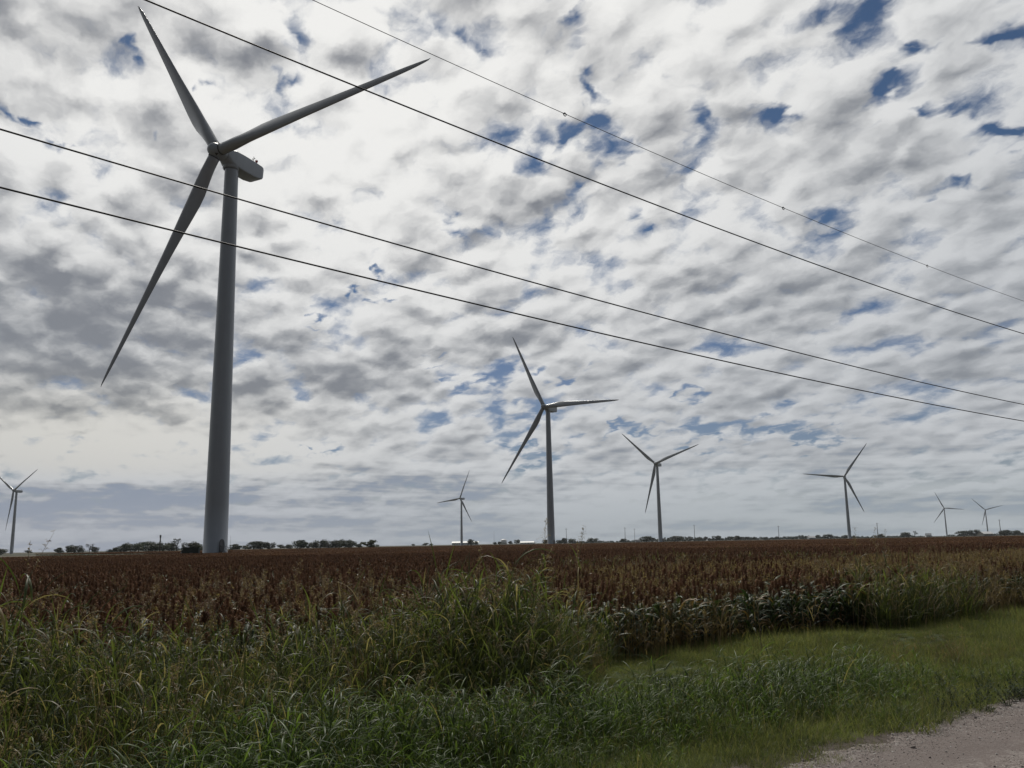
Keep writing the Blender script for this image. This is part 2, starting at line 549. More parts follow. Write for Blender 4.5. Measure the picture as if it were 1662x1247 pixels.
def sheet(name, S, T_, zf, mat):
    ss, tt = np.meshgrid(S, T_, indexing='ij')
    zz = zf(ss, tt)
    X, Y = ss * NX + tt * DX, ss * NY + tt * DY
    v = np.stack([X, Y, zz], -1).reshape(-1, 3)
    n, m_ = len(S), len(T_)
    i = np.arange(n * m_).reshape(n, m_)
    f = np.stack([i[:-1, :-1], i[:-1, 1:], i[1:, 1:], i[1:, :-1]], -1).reshape(-1, 4)
    me = bpy.data.meshes.new(name)
    me.from_pydata(v.tolist(), [], f[:, ::-1].tolist())
    me.materials.append(mat)
    me.polygons.foreach_set('use_smooth', [True] * len(me.polygons))
    me.update()
    # make the sheet face upwards
    if me.polygons[0].normal.z < 0:
        me.flip_normals()
    o = bpy.data.objects.new(name, me)
    C.objects.link(o)
    return o


g = sheet('ground', axis(-4500, 4500, 3.0, 14.0, 0.2), axis(-4500, 4500, -8, 40, 0.4), ground_z, ground_mat())
tag(g, 'flat farmland soil with a grassy roadside verge and shallow ditch', 'ground', kind='structure')


def road_edge(t):
    return ROAD_EDGE - .27 * np.clip((9.2 - np.asarray(t, float)) / 2.8, 0, 1)


def road_z(s, t):
    jag = 0.10 * np.sin(t * 2.1) + 0.06 * np.sin(t * 5.3 + 1) + 0.04 * np.sin(t * 11.7)
    z = 0.012 + 0.05 * np.clip((ROAD_EDGE - 0.15 - s) / 3.5, 0, 1)
    z = z - 0.035 * np.exp(-((s - 3.95) / 0.35) ** 2) + 0.02 * np.exp(-((s - 3.1) / 0.3) ** 2)
    z = z + 0.006 * np.sin(t * 3.3 + s * 4) + 0.004 * np.sin(t * 9.1 - s * 6)
    z = np.where(s > road_edge(t) + jag - 0.02, -0.09, z)
    return z


S_r = np.concatenate([np.arange(-2.2, 2.0, 0.3), np.arange(2.0, 5.6, 0.06)])
T_r = axis(-2500, 2500, -4, 30, 0.12)
rd = sheet('road', S_r, T_r, road_z, road_mat())
tag(rd, 'pinkish tan gravel road cutting across the bottom right corner', 'road', kind='structure')


# ------------------------------------------------------------------ wind turbines
HUB_H, BLADE_R, OVERHANG, TILT, CONE = 80.0, 51.65, 4.0, R(5), R(2)


def tower_radius(h):
    return 2.25 - (2.25 - 1.33) * (max(h, 0) / 78.0) ** 1.05


def tower_mesh():
    b = MB()
    hs = [0.0, 0.25, 0.25, 10, 20, 30, 40, 48, 58, 70, 77.9]
    n = 48
    rad = tower_radius
    rr = [rad(0) + 0.06, rad(0) + 0.06] + [rad(h) for h in hs[2:]]
    vs, fs = [], []
    for h, r in zip(hs, rr):
        for j in range(n):
            vs.append((r * math.cos(2 * PI * j / n), r * math.sin(2 * PI * j / n), h))
    for i in range(len(hs) - 1):
        for j in range(n):
            fs.append((i * n + j, i * n + (j + 1) % n, (i + 1) * n + (j + 1) % n, (i + 1) * n + j))
    b.add(vs, fs)
    return b


def nacelle_mesh():
    """local frame: +X points downwind (aft), origin on the tower axis at hub height"""
    b = MB()
    # station: x, half width, top z, bottom z, corner radius
    stn = [(-2.35, 1.30, 1.30, -1.30, 1.25), (-1.95, 1.45, 1.42, -1.5, 1.3), (-1.2, 1.58, 1.55, -1.72, 0.8), (-0.2, 1.66, 1.62, -1.85, 0.4),
           (2.0, 1.68, 1.66, -1.88, 0.26), (4.9, 1.68, 1.66, -1.80, 0.24), (6.7, 1.66, 1.60, -1.42, 0.24), (7.15, 1.62, 1.52, -1.2, 0.25), (7.4, 1.5, 1.25, -0.95, 0.3)]
    n = 32
    vs, fs = [], []
    for x, hw, zt, zb, cr in stn:
        cr = min(cr, hw * .98, (zt - zb) / 2 * .98)
        ring = []
        for cx_, cz, a0 in ((hw - cr, zt - cr, 0), (-(hw - cr), zt - cr, 90), (-(hw - cr), zb + cr, 180), (hw - cr, zb + cr, 270)):
            for q in range(n // 4):
                a = R(a0 + 90 * q / (n // 4 - 1))
                ring.append((x, cx_ + cr * math.cos(a), cz + cr * math.sin(a)))
        vs += ring
    for i in range(len(stn) - 1):
        for j in range(n):
            fs.append((i * n + j, (i + 1) * n + j, (i + 1) * n + (j + 1) % n, i * n + (j + 1) % n))
    fs.append(tuple(range(n)))
    fs.append(tuple((len(stn) - 1) * n + j for j in range(n - 1, -1, -1)))
    b.add(vs, fs)
    # yaw collar under the nacelle
    cv = []
    for h, r in ((-2.25, 1.42), (-2.05, 1.62), (-1.6, 1.66)):
        cv += [(r * math.cos(2 * PI * j / 32), r * math.sin(2 * PI * j / 32), h) for j in range(32)]
    b.add(cv, [(i * 32 + j, i * 32 + (j + 1) % 32, (i + 1) * 32 + (j + 1) % 32, (i + 1) * 32 + j) for i in range(2) for j in range(32)])
    return b


def hub_mesh():
    """local frame: +Z is the rotor axis pointing upwind, origin where the blade axes meet"""
    b = MB()
    prof = [(-1.75, 1.30), (-1.2, 1.42), (0.0, 1.46), (0.8, 1.42), (1.3, 1.28), (1.7, 1.02), (1.98, 0.66), (2.12, 0.3), (2.16, 0.0)]
    n = 36
    vs, fs = [], []
    for z, r in prof:
        for j in range(n):
            vs.append((r * math.cos(2 * PI * j / n), r * math.sin(2 * PI * j / n), z))
    for i in range(len(prof) - 1):
        for j in range(n):
            fs.append((i * n + j, i * n + (j + 1) % n, (i + 1) * n + (j + 1) % n, (i + 1) * n + j))
    b.add(vs, fs)
    return b


def blade_mesh():
    """span along +Z, leading edge towards +X, upwind +Y"""
    b = MB()
    # r, chord, thickness ratio, twist deg, how far the leading edge lies ahead of the pitch axis (share of the chord)
    stn = [(1.15, 2.30, 1.0, 16, .5), (2.2, 2.30, 1.0, 16, .5), (3.4, 2.34, .96, 16, .49), (5.0, 2.62, .78, 15.5, .44), (7.0, 3.05, .58, 14.5, .39), (9.2, 3.42, .44, 13, .345), (11.5, 3.50, .36, 11.3, .33),
           (14.5, 3.28, .31, 9.2, .33), (18.5, 2.86, .27, 7.0, .33), (23, 2.46, .24, 5.0, .33), (28, 2.10, .22, 3.4, .34), (33, 1.80, .20, 2.2, .35), (38, 1.52, .19, 1.2, .36), (42.5, 1.28, .18, .5, .37),
           (46.2, 1.06, .17, 0, .38), (48.6, .82, .16, -.3, .36), (50.2, .56, .16, -.5, .27), (51.15, .30, .16, -.6, .02), (51.6, .09, .18, -.6, -2.6)]
    n = 28
    vs, fs = [], []
    for r, c, tr, tw, le in stn:
        w = max(0.0, min(1.0, (tr - 0.5) / 0.5))        # 1 = circular root
        ring = []
        for j in range(n):
            a = 2 * PI * j / n
            # airfoil: x from leading (1) to trailing (0)
            xc = 0.5 * (1 + math.cos(a))                  # 1 = LE, 0 = TE
            q = 1 - xc
            yt = 5 * tr * (0.2969 * math.sqrt(max(q, 0)) - .126 * q - .3516 * q * q + .2843 * q ** 3 - .1036 * q ** 4)
            camber = 0.10 * q * (1 - q)
            ya = (yt if math.sin(a) >= 0 else -yt * 0.82) * 1.0 + camber * (1 if tr < .9 else 0)
            yc = 0.5 * math.sin(a)
            yy = (w * yc + (1 - w) * ya) * c
            xx = (xc - (1 - le)) * c
            t = R(tw)
            X = xx * math.cos(t) + yy * math.sin(t) * -1
            Y = xx * math.sin(t) + yy * math.cos(t)
            ring.append((X, Y, r * 1.012))
        vs += ring
    for i in range(len(stn) - 1):
        for j in range(n):
            fs.append((i * n + j, i * n + (j + 1) % n, (i + 1) * n + (j + 1) % n, (i + 1) * n + j))
    fs.append(tuple(range(n - 1, -1, -1)))
    fs.append(tuple((len(stn) - 1) * n + j for j in range(n)))
    b.add(vs, fs)
    return b


def copy_tree(o, parent=None):
    c = o.copy(); C.objects.link(c)
    if parent: c.parent = parent
    for ch in list(o.children):
        copy_tree(ch, c)
    return c


def rotor_frames(yaw, phase):
    """matrices, in the turbine's own frame, of nacelle, hub and the three blades"""
    ax = Vector((math.sin(yaw) * math.cos(TILT), -math.cos(yaw) * math.cos(TILT), math.sin(TILT)))
    side = Vector((math.cos(yaw), math.sin(yaw), 0))
    upv = ax.cross(side)
    if upv.z < 0: upv = -upv
    hub_c = Vector((0, 0, HUB_H)) + ax * OVERHANG
    # nacelle: +X aft
    aft = -ax; zz = aft.cross(-side) if aft.cross(-side).z > 0 else aft.cross(side)
    yy = zz.cross(aft)
    Mn = Matrix(((aft.x, yy.x, zz.x, 0), (aft.y, yy.y, zz.y, 0), (aft.z, yy.z, zz.z, HUB_H), (0, 0, 0, 1)))
    # the spin: hub's Z on the axis
    out = []
    for k in range(3):
        a = phase + k * 2 * PI / 3
        span = (side * math.sin(a) + upv * math.cos(a)) * math.cos(CONE) + ax * math.sin(CONE)
        span.normalize()
        lead = (side * math.cos(a) - upv * math.sin(a))        # clockwise seen from upwind
        upw = span.cross(lead).normalized()
        if upw.dot(ax) < 0: upw = -upw
        lead = lead.normalized()
        out.append(Matrix(((lead.x, upw.x, span.x, hub_c.x), (lead.y, upw.y, span.y, hub_c.y), (lead.z, upw.z, span.z, hub_c.z), (0, 0, 0, 1))))
    s0 = (side * math.sin(phase) + upv * math.cos(phase)).normalized()
    e1 = s0.cross(ax).normalized()
    Mh = Matrix(((s0.x, e1.x * -1, ax.x, hub_c.x), (s0.y, e1.y * -1, ax.y, hub_c.y), (s0.z, e1.z * -1, ax.z, hub_c.z), (0, 0, 0, 1)))
    return Mn, Mh, out


def pose(root, yaw, phase):
    Mn, Mh, Bl = rotor_frames(yaw, phase)
    i = 0
    for ch in root.children:
        nm = ch.name.split('.')[0]
        if nm == 'nacelle': ch.matrix_local = Mn
        elif nm == 'hub': ch.matrix_local = Mh
        elif nm == 'blade':
            ch.matrix_local = Bl[i]; i += 1


def make_turbine():
    root = empty('wind_turbine')
    tw = tower_mesh().build('tower', M['paint'], root)
    # door with steps on the right-hand flank as seen from the road
    da = R(-42)                                           # direction of the door from the tower axis
    dm = Matrix.Rotation(da, 4, 'Z')

    def put(o):
        o.matrix_local = dm
        return o
    d = MB()
    prof = []
    for j in range(12):
        a = 2 * PI * j / 12
        prof.append((0.46 * math.cos(a), 2.45 + 1.08 * math.copysign(abs(math.sin(a)) ** 0.7, math.sin(a))))
    d.add([(2.24, y, z) for y, z in prof] + [(2.34, y, z) for y, z in prof],
          [tuple(range(12, 24))] + [(j, (j + 1) % 12, 12 + (j + 1) % 12, 12 + j) for j in range(12)], smooth=False)
    door = put(d.build('door', M['door'], tw))
    f = MB()
    f.tube([(2.36, 0.50 * math.cos(2 * PI * j / 20), 2.45 + 1.14 * math.copysign(abs(math.sin(2 * PI * j / 20)) ** .7, math.sin(2 * PI * j / 20))) for j in range(21)], .05, 6)
    f.build('frame', M['seal'], door)
    f = MB(); f.box((2.37, -0.28, 2.35), (0.07, 0.06, 0.24)); f.build('handle', M['dark'], door)
    s = MB()
    s.box((2.85, 0, 1.28), (1.05, 1.2, 0.08))
    for i in range(5):
        s.box((3.5 + i * 0.26, 0, 1.08 - i * 0.22), (0.28, 1.0, 0.05))
    for y in (-.52, .52):
        s.tube([(3.4, y, 1.22), (4.72, y, 0.06)], 0.05, 6)
        s.tube([(2.6, y, 1.2), (2.6, y, 0)], 0.05, 6)
        s.tube([(3.35, y, 1.2), (3.35, y, 0)], 0.05, 6)
    stair = put(s.build('stair', M['dark'], root))
    r_ = MB()
    for y in (-.55, .55):
        r_.tube([(2.5, y, 2.3), (3.35, y, 2.3), (4.7, y, 1.1)], 0.035, 6)
        r_.tube([(2.5, y, 1.8), (3.35, y, 1.8), (4.7, y, 0.6)], 0.03, 6)
        for x, z0, z1 in ((2.55, 1.3, 2.3), (3.35, 1.3, 2.3), (4.0, .75, 1.72), (4.68, 0.1, 1.12)):
            r_.tube([(x, y, z0), (x, y, z1)], 0.035, 6)
    put(r_.build('railing', M['dark'], stair)).matrix_local = Matrix.Identity(4)
    for h in (20.0, 48.0):
        f = MB()
        r0 = tower_radius(h) + .02
        f.tube([(0, 0, h - .09), (0, 0, h + .09)], r0, 48)
        f.smooth = [False] * len(f.f)
        f.build('flange', M['paint'], tw)
    na = nacelle_mesh().build('nacelle', M['paint'], root)
    m1 = MB()
    m1.tube([(5.2, -0.55, 1.68), (5.2, -0.55, 3.35)], 0.05, 6)
    m1.tube([(5.2, -0.85, 2.75), (5.2, -0.25, 2.75)], 0.04, 6)
    m1.ball((5.2, -0.85, 2.85), 0.11, 8, 5); m1.ball((5.2, -0.25, 2.85), 0.11, 8, 5)
    m1.build('wind_vane', M['dark'], na)
    m2 = MB()
    m2.tube([(6.1, -0.5, 1.6), (6.1, -0.5, 2.45)], 0.06, 6)
    m2.tube([(6.1, -0.5, 2.4), (6.1, -0.5, 2.5)], 0.2, 10)
    m2.ball((6.1, -0.5, 2.72), 0.3, 12, 8)
    m2.build('obstruction_light', M['red'], na)
    hood = MB()
    hood.box((7.45, 0, 1.12), (0.55, 2.3, 0.2)); hood.build('vent_hood', M['paint'], na)
    hub = hub_mesh().build('hub', M['paint'], root)
    # hatch holes between the blades and dark seals at the blade roots
    for k in range(3):
        a = PI / 3 + k * 2 * PI / 3
        c, s_ = math.cos(a), math.sin(a)

        def pt(rr, w, z):
            return (rr * c - w * s_, rr * s_ + w * c, z)
        hh = MB()
        hh.add([pt(1.47, -.34, .55), pt(1.47, .34, .55), pt(1.36, 0, 1.22), pt(1.2, -.34, .55), pt(1.2, .34, .55), pt(1.1, 0, 1.22)],
               [(0, 1, 2), (0, 3, 4, 1), (1, 4, 5, 2), (2, 5, 3, 0)], smooth=False)
        hh.build('hatch', M['dark'], hub)
    bm_ = blade_mesh()
    bl0 = bm_.build('blade', M['blade'], root)
    ring = MB()
    ring.tube([(0, 0, 1.32), (0, 0, 1.5)], 1.2, 30)
    ring.build('root_seal', M['seal'], bl0)
    for _ in range(2):
        copy_tree(bl0, root)
    return root


TURB = [  # azimuth, distance, yaw, rotor phase, label
    (-0.3269, 175.9, -0.4870, -0.5956, 'huge nearest wind turbine whose tower rises from the red crop beside a green transformer box'),
    (0.0412, 507.0, -0.6561, -0.4755, 'second largest wind turbine, mid photo, one blade pointing level to the right'),
    (0.1635, 915.7, -0.6270, -0.8345, 'mid-sized turbine right of centre with two blades raised in a wide Y above the trees'),
    (0.3622, 1227.2, -0.4192, 0.6349, 'turbine on the right half with one blade pointing level left and one up right'),
    (-0.0601, 1527.5, -0.6435, 0.4076, 'small turbine left of centre standing in front of the long white building'),
    (-0.5178, 1305.1, -0.4740, 1.0574, 'small leaning turbine at the far left edge, one blade cut by the frame'),
    (0.4548, 2845.7, -0.4242, -0.4081, 'tiny far turbine, left one of the close pair at right, with a level right blade'),
    (0.4917, 3188.1, -0.4638, -0.7627, 'tiny farthest turbine, right one of the close pair at right, blades in a Y'),
]
first = None
for i, (az_, dist, yaw, ph, lab) in enumerate(TURB):
    root = make_turbine() if first is None else copy_tree(first)
    if first is None: first = root
    root.location = (dist * math.sin(az_), dist * math.cos(az_), 0)
    pose(root, yaw, ph)
    tag(root, lab, 'wind turbine', 'wind turbines on the farmland')

# turbine pad and the transformer beside the nearest tower
T1 = first.location


def transformer():
    x, y = at(312, 158)
    r = empty('transformer_box', (x, y, 0), R(14))
    tag(r, 'dark green pad-mounted transformer box in the crop left of the nearest tower', 'transformer')
    b = MB(); b.box((0, 0, 1.15), (2.5, 1.9, 1.9)); b.build('body', M['box_green'], r)
    b = MB(); b.box((0, -0.03, 2.14), (2.62, 2.04, 0.09)); b.build('lid', M['box_green'], r)
    b = MB(); b.box((0, 0, 0.1), (3.1, 2.5, 0.2)); b.build('concrete_base', M['concrete'], r)
    for sx in (-.62, .62):
        b = MB(); b.box((sx, -0.985, 1.1), (1.18, 0.07, 1.7)); dr = b.build('door', M['box_green'], r)
        b = MB(); b.box((sx + (0.45 if sx < 0 else -0.45), -1.05, 1.15), (0.06, 0.06, 0.3)); b.build('handle', M['galv'], dr)
        b = MB(); b.box((sx, -1.03, 0.5), (0.55, 0.012, 0.18)); b.build('warning_label', M['label'], dr)
    b = MB()
    for i in range(9): b.box((-1.42, -0.72 + i * 0.18, 1.1), (0.34, 0.05, 1.3))
    b.box((-1.62, 0, 1.1), (0.05, 1.6, 1.36))
    b.build('cooling_fins', M['box_green'], r)
    # bollard
    x, y = at(295.5, 157)
    o = empty('bollard', (x, y, 0)); tag(o, 'short dark bollard guarding the left end of the green transformer box', 'bollard')
    b = MB(); b.tube([(0, 0, 0), (0, 0, 1.55), (0, 0, 1.62)], [0.14, 0.14, 0.08], 10); b.build('post', M['dark'], o)
    b = MB(); b.tube([(0, 0, 1.2), (0, 0, 1.36)], 0.146, 10); b.build('band', M['label'], o)


transformer()


# ------------------------------------------------------------------ overhead wires
def wire(name, p, samples, rad, label, mat, clamps=()):
    t = np.array([a * p for a, _ in samples]); h = np.array([b_ * p + EYE for _, b_ in samples])
    co = np.polyfit(t, h, 2 if len(t) < 5 else 2)
    ts = np.linspace(-30, 75, 140)
    b = MB()
    b.tube([(*st(p, q), np.polyval(co, q)) for q in ts], rad, 6)
    o = b.build(name, mat)
    tag(o, label, 'wire', 'power line wires above the field edge')
    for q in clamps:
        q *= p
        m = MB()
        c = Vector((*st(p, q), float(np.polyval(co, q))))
        ring = []
        for j in range(15):
            a = 2 * PI * j / 14
            ring.append(c + Vector((DX, DY, 0)) * 0.034 * math.cos(a) + Vector((0, 0, 1)) * (0.034 * math.sin(a) - 0.012))
        m.tube(ring, 0.009, 6)
        m.tube([c - Vector((DX, DY, 0)) * 0.05, c + Vector((DX, DY, 0)) * 0.05], 0.011, 6)
        m.build('wire_marker', M['galv'], o)
    return o


W1 = [(.22, .64), (.5, .62), (.86, .595), (1.5, .558), (2.5, .535)]
W2 = [(.09, .437), (.46, .413), (1.12, .374), (2.44, .336)]
W3 = [(.09, .373), (.46, .355), (1.11, .321), (2.43, .291)]
WS = [(.43, .723), (.87, .693), (1.45, .659), (2.01, .638), (2.52, .631)]
wire('overhead_wire', 11.6, W1, 0.0125, 'thick wire crossing from the top left over the tip of the right blade', M['wire'])
wire('overhead_wire', 12.4, W2, 0.0125, 'upper of the two thick wires that cross the nearest tower', M['wire'])
wire('overhead_wire', 11.6, W3, 0.0125, 'lowest wire, crossing the nearest tower below another wire', M['wire'])
wire('overhead_wire', 12.0, WS, 0.0062, 'thin topmost wire carrying small ring markers', M['thin_wire'], (.872, 1.45, 2.01))


# ------------------------------------------------------------------ trees on the horizon
def crown_mesh(seed, n_lobe, n_leaf, leaf, flat=1.0, sparse=0.0, spread=1.0):
    """crown of leaf clumps filling several lobes; unit height about 1, base at z = 0.12"""
    rg = np.random.default_rng(seed)
    b = MB()
    lobes = []
    for i in range(n_lobe):
        a = rg.uniform(0, 2 * PI); rr = rg.uniform(0.05, 0.36) * spread
        z = rg.uniform(0.13, 0.75)
        lobes.append((rr * math.cos(a), rr * math.sin(a), z, rg.uniform(0.14, 0.27) * (1.1 - 0.5 * abs(z - 0.5))))
    per = n_leaf // n_lobe
    for (lx, ly, lz, lr) in lobes:
        tl = rg.uniform(0.0, 0.6)
        for _ in range(per):
            u = rg.normal(size=3); u /= np.linalg.norm(u)
            r = lr * rg.uniform(0.35, 1.08) ** 0.6
            c = np.array([lx, ly, lz]) + u * r * np.array([1.15, 1.15, 0.85 * flat])
            if c[2] < 0.03: continue
            if rg.random() < sparse: continue
            nrm = u + rg.normal(size=3) * 0.6; nrm /= np.linalg.norm(nrm)
            t1 = np.cross(nrm, rg.normal(size=3)); t1 /= np.linalg.norm(t1); t2 = np.cross(nrm, t1)
            s = leaf * rg.uniform(0.6, 1.4)
            ang = np.linspace(0, 2 * PI, 6)[:-1] + rg.uniform(0, 1, 5) * 0.5
            vs = [c + (t1 * math.cos(q) + t2 * math.sin(q) * 0.7) * s * rg.uniform(0.7, 1.2) for q in ang]
            b.add(vs, [(0, 1, 2, 3, 4)], 0, float(np.clip(tl + rg.uniform(0, 0.5), 0, 1)))
    return b, lobes


def trunk_mesh(lobes, seed):
    rg = np.random.default_rng(seed + 100)
    b = MB()
    b.tube([(0, 0, -0.02), (0.005, 0.0, 0.15), (0.01, 0.005, 0.35), (0.0, 0.0, 0.55)], [0.04, 0.03, 0.024, 0.012], 8)
    for lx, ly, lz, lr in lobes[:6]:
        z0 = rg.uniform(0.16, 0.34)
        b.tube([(0, 0, z0), (lx * .5, ly * .5, z0 + (lz - z0) * .6), (lx, ly, lz)], [0.018, 0.012, 0.005], 6)
    return b


def tree_proto(seed, mat, **kw):
    cb, lobes = crown_mesh(seed, **kw)
    return cb.mesh('crown', M[mat]), trunk_mesh(lobes, seed).mesh('trunk', M['bark'])


TP = [tree_proto(1, 'crown_dark', n_lobe=9, n_leaf=1500, leaf=0.042),
      tree_proto(2, 'crown_dark', n_lobe=11, n_leaf=1600, leaf=0.04, spread=1.3),
      tree_proto(3, 'crown_mid', n_lobe=8, n_leaf=1300, leaf=0.042),
      tree_proto(4, 'crown_dark', n_lobe=7, n_leaf=420, leaf=0.034, sparse=0.25, spread=1.1),
      tree_proto(5, 'crown_mid', n_lobe=10, n_leaf=1300, leaf=0.042, flat=0.8, spread=1.2)]


def tree(px, Y, hpx, kind, label, wide=1.0, group='trees along the horizon', name='field_tree', low=0.0):
    x, y = at(px, Y)
    h = (1.12 if px < 640 else .86) * hpx / FPX * Y + EYE * 0.55                       # seen from the eye, over the crop
    o = empty(name, (x, y, -low * h), random.uniform(0, 6.28))
    cm, tm = TP[kind]
    for nm, me in (('crown', cm), ('trunk', tm)):
        c = bpy.data.objects.new(nm, me); C.objects.link(c); c.parent = o
        c.scale = (h * wide * 1.1, h * wide * 1.1, h)
    tag(o, label, 'tree', group)
    return o


tree(3, 700, 9, 0, 'dark tree clump cut by the left edge, left of the leaning turbine base', 1.6)
tree(47, 900, 5, 2, 'low bush just right of the small leaning turbine at far left', 1.5)
tree(96, 760, 9, 0, 'small dark round tree, first right of the leaning turbine', 1.1)
tree(122, 640, 12, 1, 'dark broad tree behind the leaning grass plume at left', 1.5)
tree(146, 820, 13, 3, 'sparse spindly tree with open top, left part of the horizon', 1.0, name='sparse_tree')
tree(155, 860, 9, 0, 'small dark tree just right of the spindly open tree', 1.0)
tree(117, 880, 6, 2, 'low dark bush, left end of the scrub before the spindly tree', 1.4)
tree(131, 870, 8, 0, 'small tree between the broad dark tree and the spindly one', 1.0)
for i, (px, h, k) in enumerate([(180, 5, 0), (190, 8, 2), (201, 11, 0), (213, 14, 1), (226, 13, 2), (238, 16, 1), (252, 14, 0), (264, 14, 1), (276, 13, 0)]):
    tree(px, 620 + (i % 3) * 25, h, k, 'dark tree in the long grove left of the green transformer box', 1.35, 'grove left of the transformer box', name='grove_tree')
tree(287.5, 560, 20, 3, 'tall bare-branched tree at the right end of the grove', 0.9, name='sparse_tree')
tree(309, 420, 15, 1, 'dark rounded tree directly behind the green transformer box', 1.25)
tree(324, 440, 12, 2, 'mid-green bushy tree between the transformer box and the nearest tower', 1.2)
tree(383, 700, 10, 0, 'dark low tree first right of the nearest tower', 1.3)
tree(398, 760, 7, 2, 'low scrub tree second right of the nearest tower', 1.5)
tree(412, 720, 13, 1, 'dark tree at the left end of the square-topped clump right of the nearest tower', 1.0)
tree(423, 730, 14, 0, 'dark tree in the middle of the square-topped clump right of the nearest tower', 1.1)
tree(438, 730, 11, 1, 'dark tree at the right end of the square-topped clump right of the nearest tower', 1.2)
tree(456, 900, 7, 2, 'low bush between two dark clumps right of the nearest tower', 1.4)
tree(470, 900, 7, 0, 'low dark bush left of the tall rounded dark tree', 1.4)
tree(487, 700, 15, 0, 'tallest rounded dark tree of the row right of the nearest tower', 1.15)
for i, (px, h, k) in enumerate([(500, 10, 1), (510, 10, 0), (520, 13, 1)]):
    tree(px, 820 + i * 12, h, k, 'dark tree in the close row of three left of the gap in the trees', 1.2, 'row of three dark trees', name='row_tree')
tree(530, 900, 8, 0, 'low dark tree filling the dip between two tree rows', 1.4)
for i, (px, h, k) in enumerate([(540, 12, 1), (550, 12, 0), (560, 13, 1), (570, 12, 0)]):
    tree(px, 780 + i * 10, h, k, 'dark tree in the even-topped row left of the lone round tree', 1.3, 'even-topped tree row', name='row_tree')
tree(582, 900, 6, 0, 'small dark bush between the even-topped row and the lone round tree', 1.4)
tree(600, 560, 13, 4, 'lone round grey-green tree standing clear of the others', 1.35)
for i, px in enumerate((671, 691, 700)):
    tree(px, 1500, 4 + (i == 1) * 2, 2, 'tiny bush on the open field left of the long white building', 1.6, 'tiny bushes left of the white building', name='field_bush')
tree(764, 1250, 13, 0, 'dark upright tree in front of the right end of the long white building', 0.8)
tree(772, 1400, 8, 2, 'small pale tree right of the long white building', 1.0)
tree(803, 1500, 5, 0, 'small dark tree left of the white domed tank', 1.3)
tree(811, 1500, 6, 0, 'small dark tree touching the left side of the white domed tank', 1.1)
tree(828, 1500, 7, 0, 'left one of two small dark trees right of the white domed tank', 1.0)
tree(839, 1500, 9, 1, 'right one of two small dark trees right of the white domed tank', 1.0)
tree(886, 1150, 9, 0, 'dark tree touching the left side of the second turbine base', 1.1)
tree(907, 1150, 7, 1, 'low dark tree touching the right side of the second turbine base', 1.2)
tree(916, 1250, 12, 0, 'small upright dark tree beside the utility pole near the second turbine', 0.8)
tree(929, 1200, 9, 1, 'broad dark tree just right of the utility pole near the second turbine', 1.3)
tree(963, 1200, 10, 1, 'rounded dark tree midway between the second and third turbines', 1.5)
tree(1012, 1250, 8, 2, 'dark tree below the left pole between the second and third turbines', 1.5)
tree(1050, 1100, 12, 1, 'big dark tree group left of the third turbine base', 1.6)
tree(1100, 1250, 12, 0, 'dark wide tree just right of the third turbine base', 2.0)
tree(1163, 1300, 10, 1, 'rounded dark tree right of the pole beyond the third turbine', 1.4)
tree(1198, 1300, 10, 0, 'isolated rounded dark tree between the third and fourth turbines', 1.4)
tree(1344, 1300, 9, 1, 'rounded dark tree left of the fourth turbine base', 1.5)
tree(1373, 1350, 7, 0, 'small dark tree touching the left side of the fourth turbine base', 1.4)
tree(1430, 1350, 8, 0, 'dark tree at the foot of the leaning pole right of the fourth turbine', 1.3)
tree(1472, 1350, 10, 1, 'dark rounded tree left of the small pointed tree', 1.5)
tree(1486, 1350, 12, 3, 'small pointed tree left of the white roofed shed at right', 0.8)
tree(1566, 1400, 11, 1, 'dark spreading tree left of the farthest turbine base', 2.0)
tree(1583, 1400, 13, 1, 'tallest dark tree just left of the farthest turbine base', 1.2)
tree(1632, 1300, 12, 0, 'big dark tree at the foot of the rightmost pole', 1.7)
tree(1648, 1350, 10, 1, 'dark tree near the right edge of the photo', 1.6)


# ------------------------------------------------------------------ buildings on the horizon
def shed(px, Y, wpx, hpx, rz, wall, roof, label, cat='building', name='farm_building', gable=0.45):
    x, y = at(px, Y)
    w = wpx / FPX * Y
    h = hpx / FPX * Y + EYE
    d = min(w * 0.6, 18)
    e = h * (1 - gable)
    o = empty(name, (x, y, 0), rz)
    tag(o, label, cat)
    b = MB()
    hw, hd = w / 2, d / 2
    b.add([(-hw, -hd, 0), (hw, -hd, 0), (hw, hd, 0), (-hw, hd, 0), (-hw, -hd, e), (hw, -hd, e), (hw, hd, e), (-hw, hd, e), (-hw, 0, h - .15), (hw, 0, h - .15)],
          [(0, 1, 5, 4), (2, 3, 7, 6), (1, 2, 6, 9, 5), (3, 0, 4, 8, 7)], smooth=False)
    b.build('wall', M[wall], o)
    b = MB(); q = 0.4
    sl = (h - e) / hd
    b.add([(-hw - q, -hd - q, e - q * sl + .1), (hw + q, -hd - q, e - q * sl + .1), (hw + q, 0, h + .1), (-hw - q, 0, h + .1), (-hw - q, hd + q, e - q * sl + .1), (hw + q, hd + q, e - q * sl + .1),
           (-hw - q, -hd - q, e - q * sl - .1), (hw + q, -hd - q, e - q * sl - .1), (hw + q, hd + q, e - q * sl - .1), (-hw - q, hd + q, e - q * sl - .1)],
          [(0, 1, 2, 3), (3, 2, 5, 4), (0, 6, 7, 1), (4, 5, 8, 9)], smooth=False)
    b.build('roof', M[roof], o)
    b = MB(); b.box((hw * 0.2, -hd - .03, min(e * .42, 1.6)), (min(w * .12, 3.6), 0.12, min(e * .84, 3.2))); b.build('door', M['grey_roof'], o)
    for fx in (-.6, -.25, .62):
        b = MB(); b.box((hw * fx, -hd - .02, e * .55), (min(w * .08, 1.6), 0.1, min(e * .35, 1.3))); b.build('window', M['glass'], o)
    return o


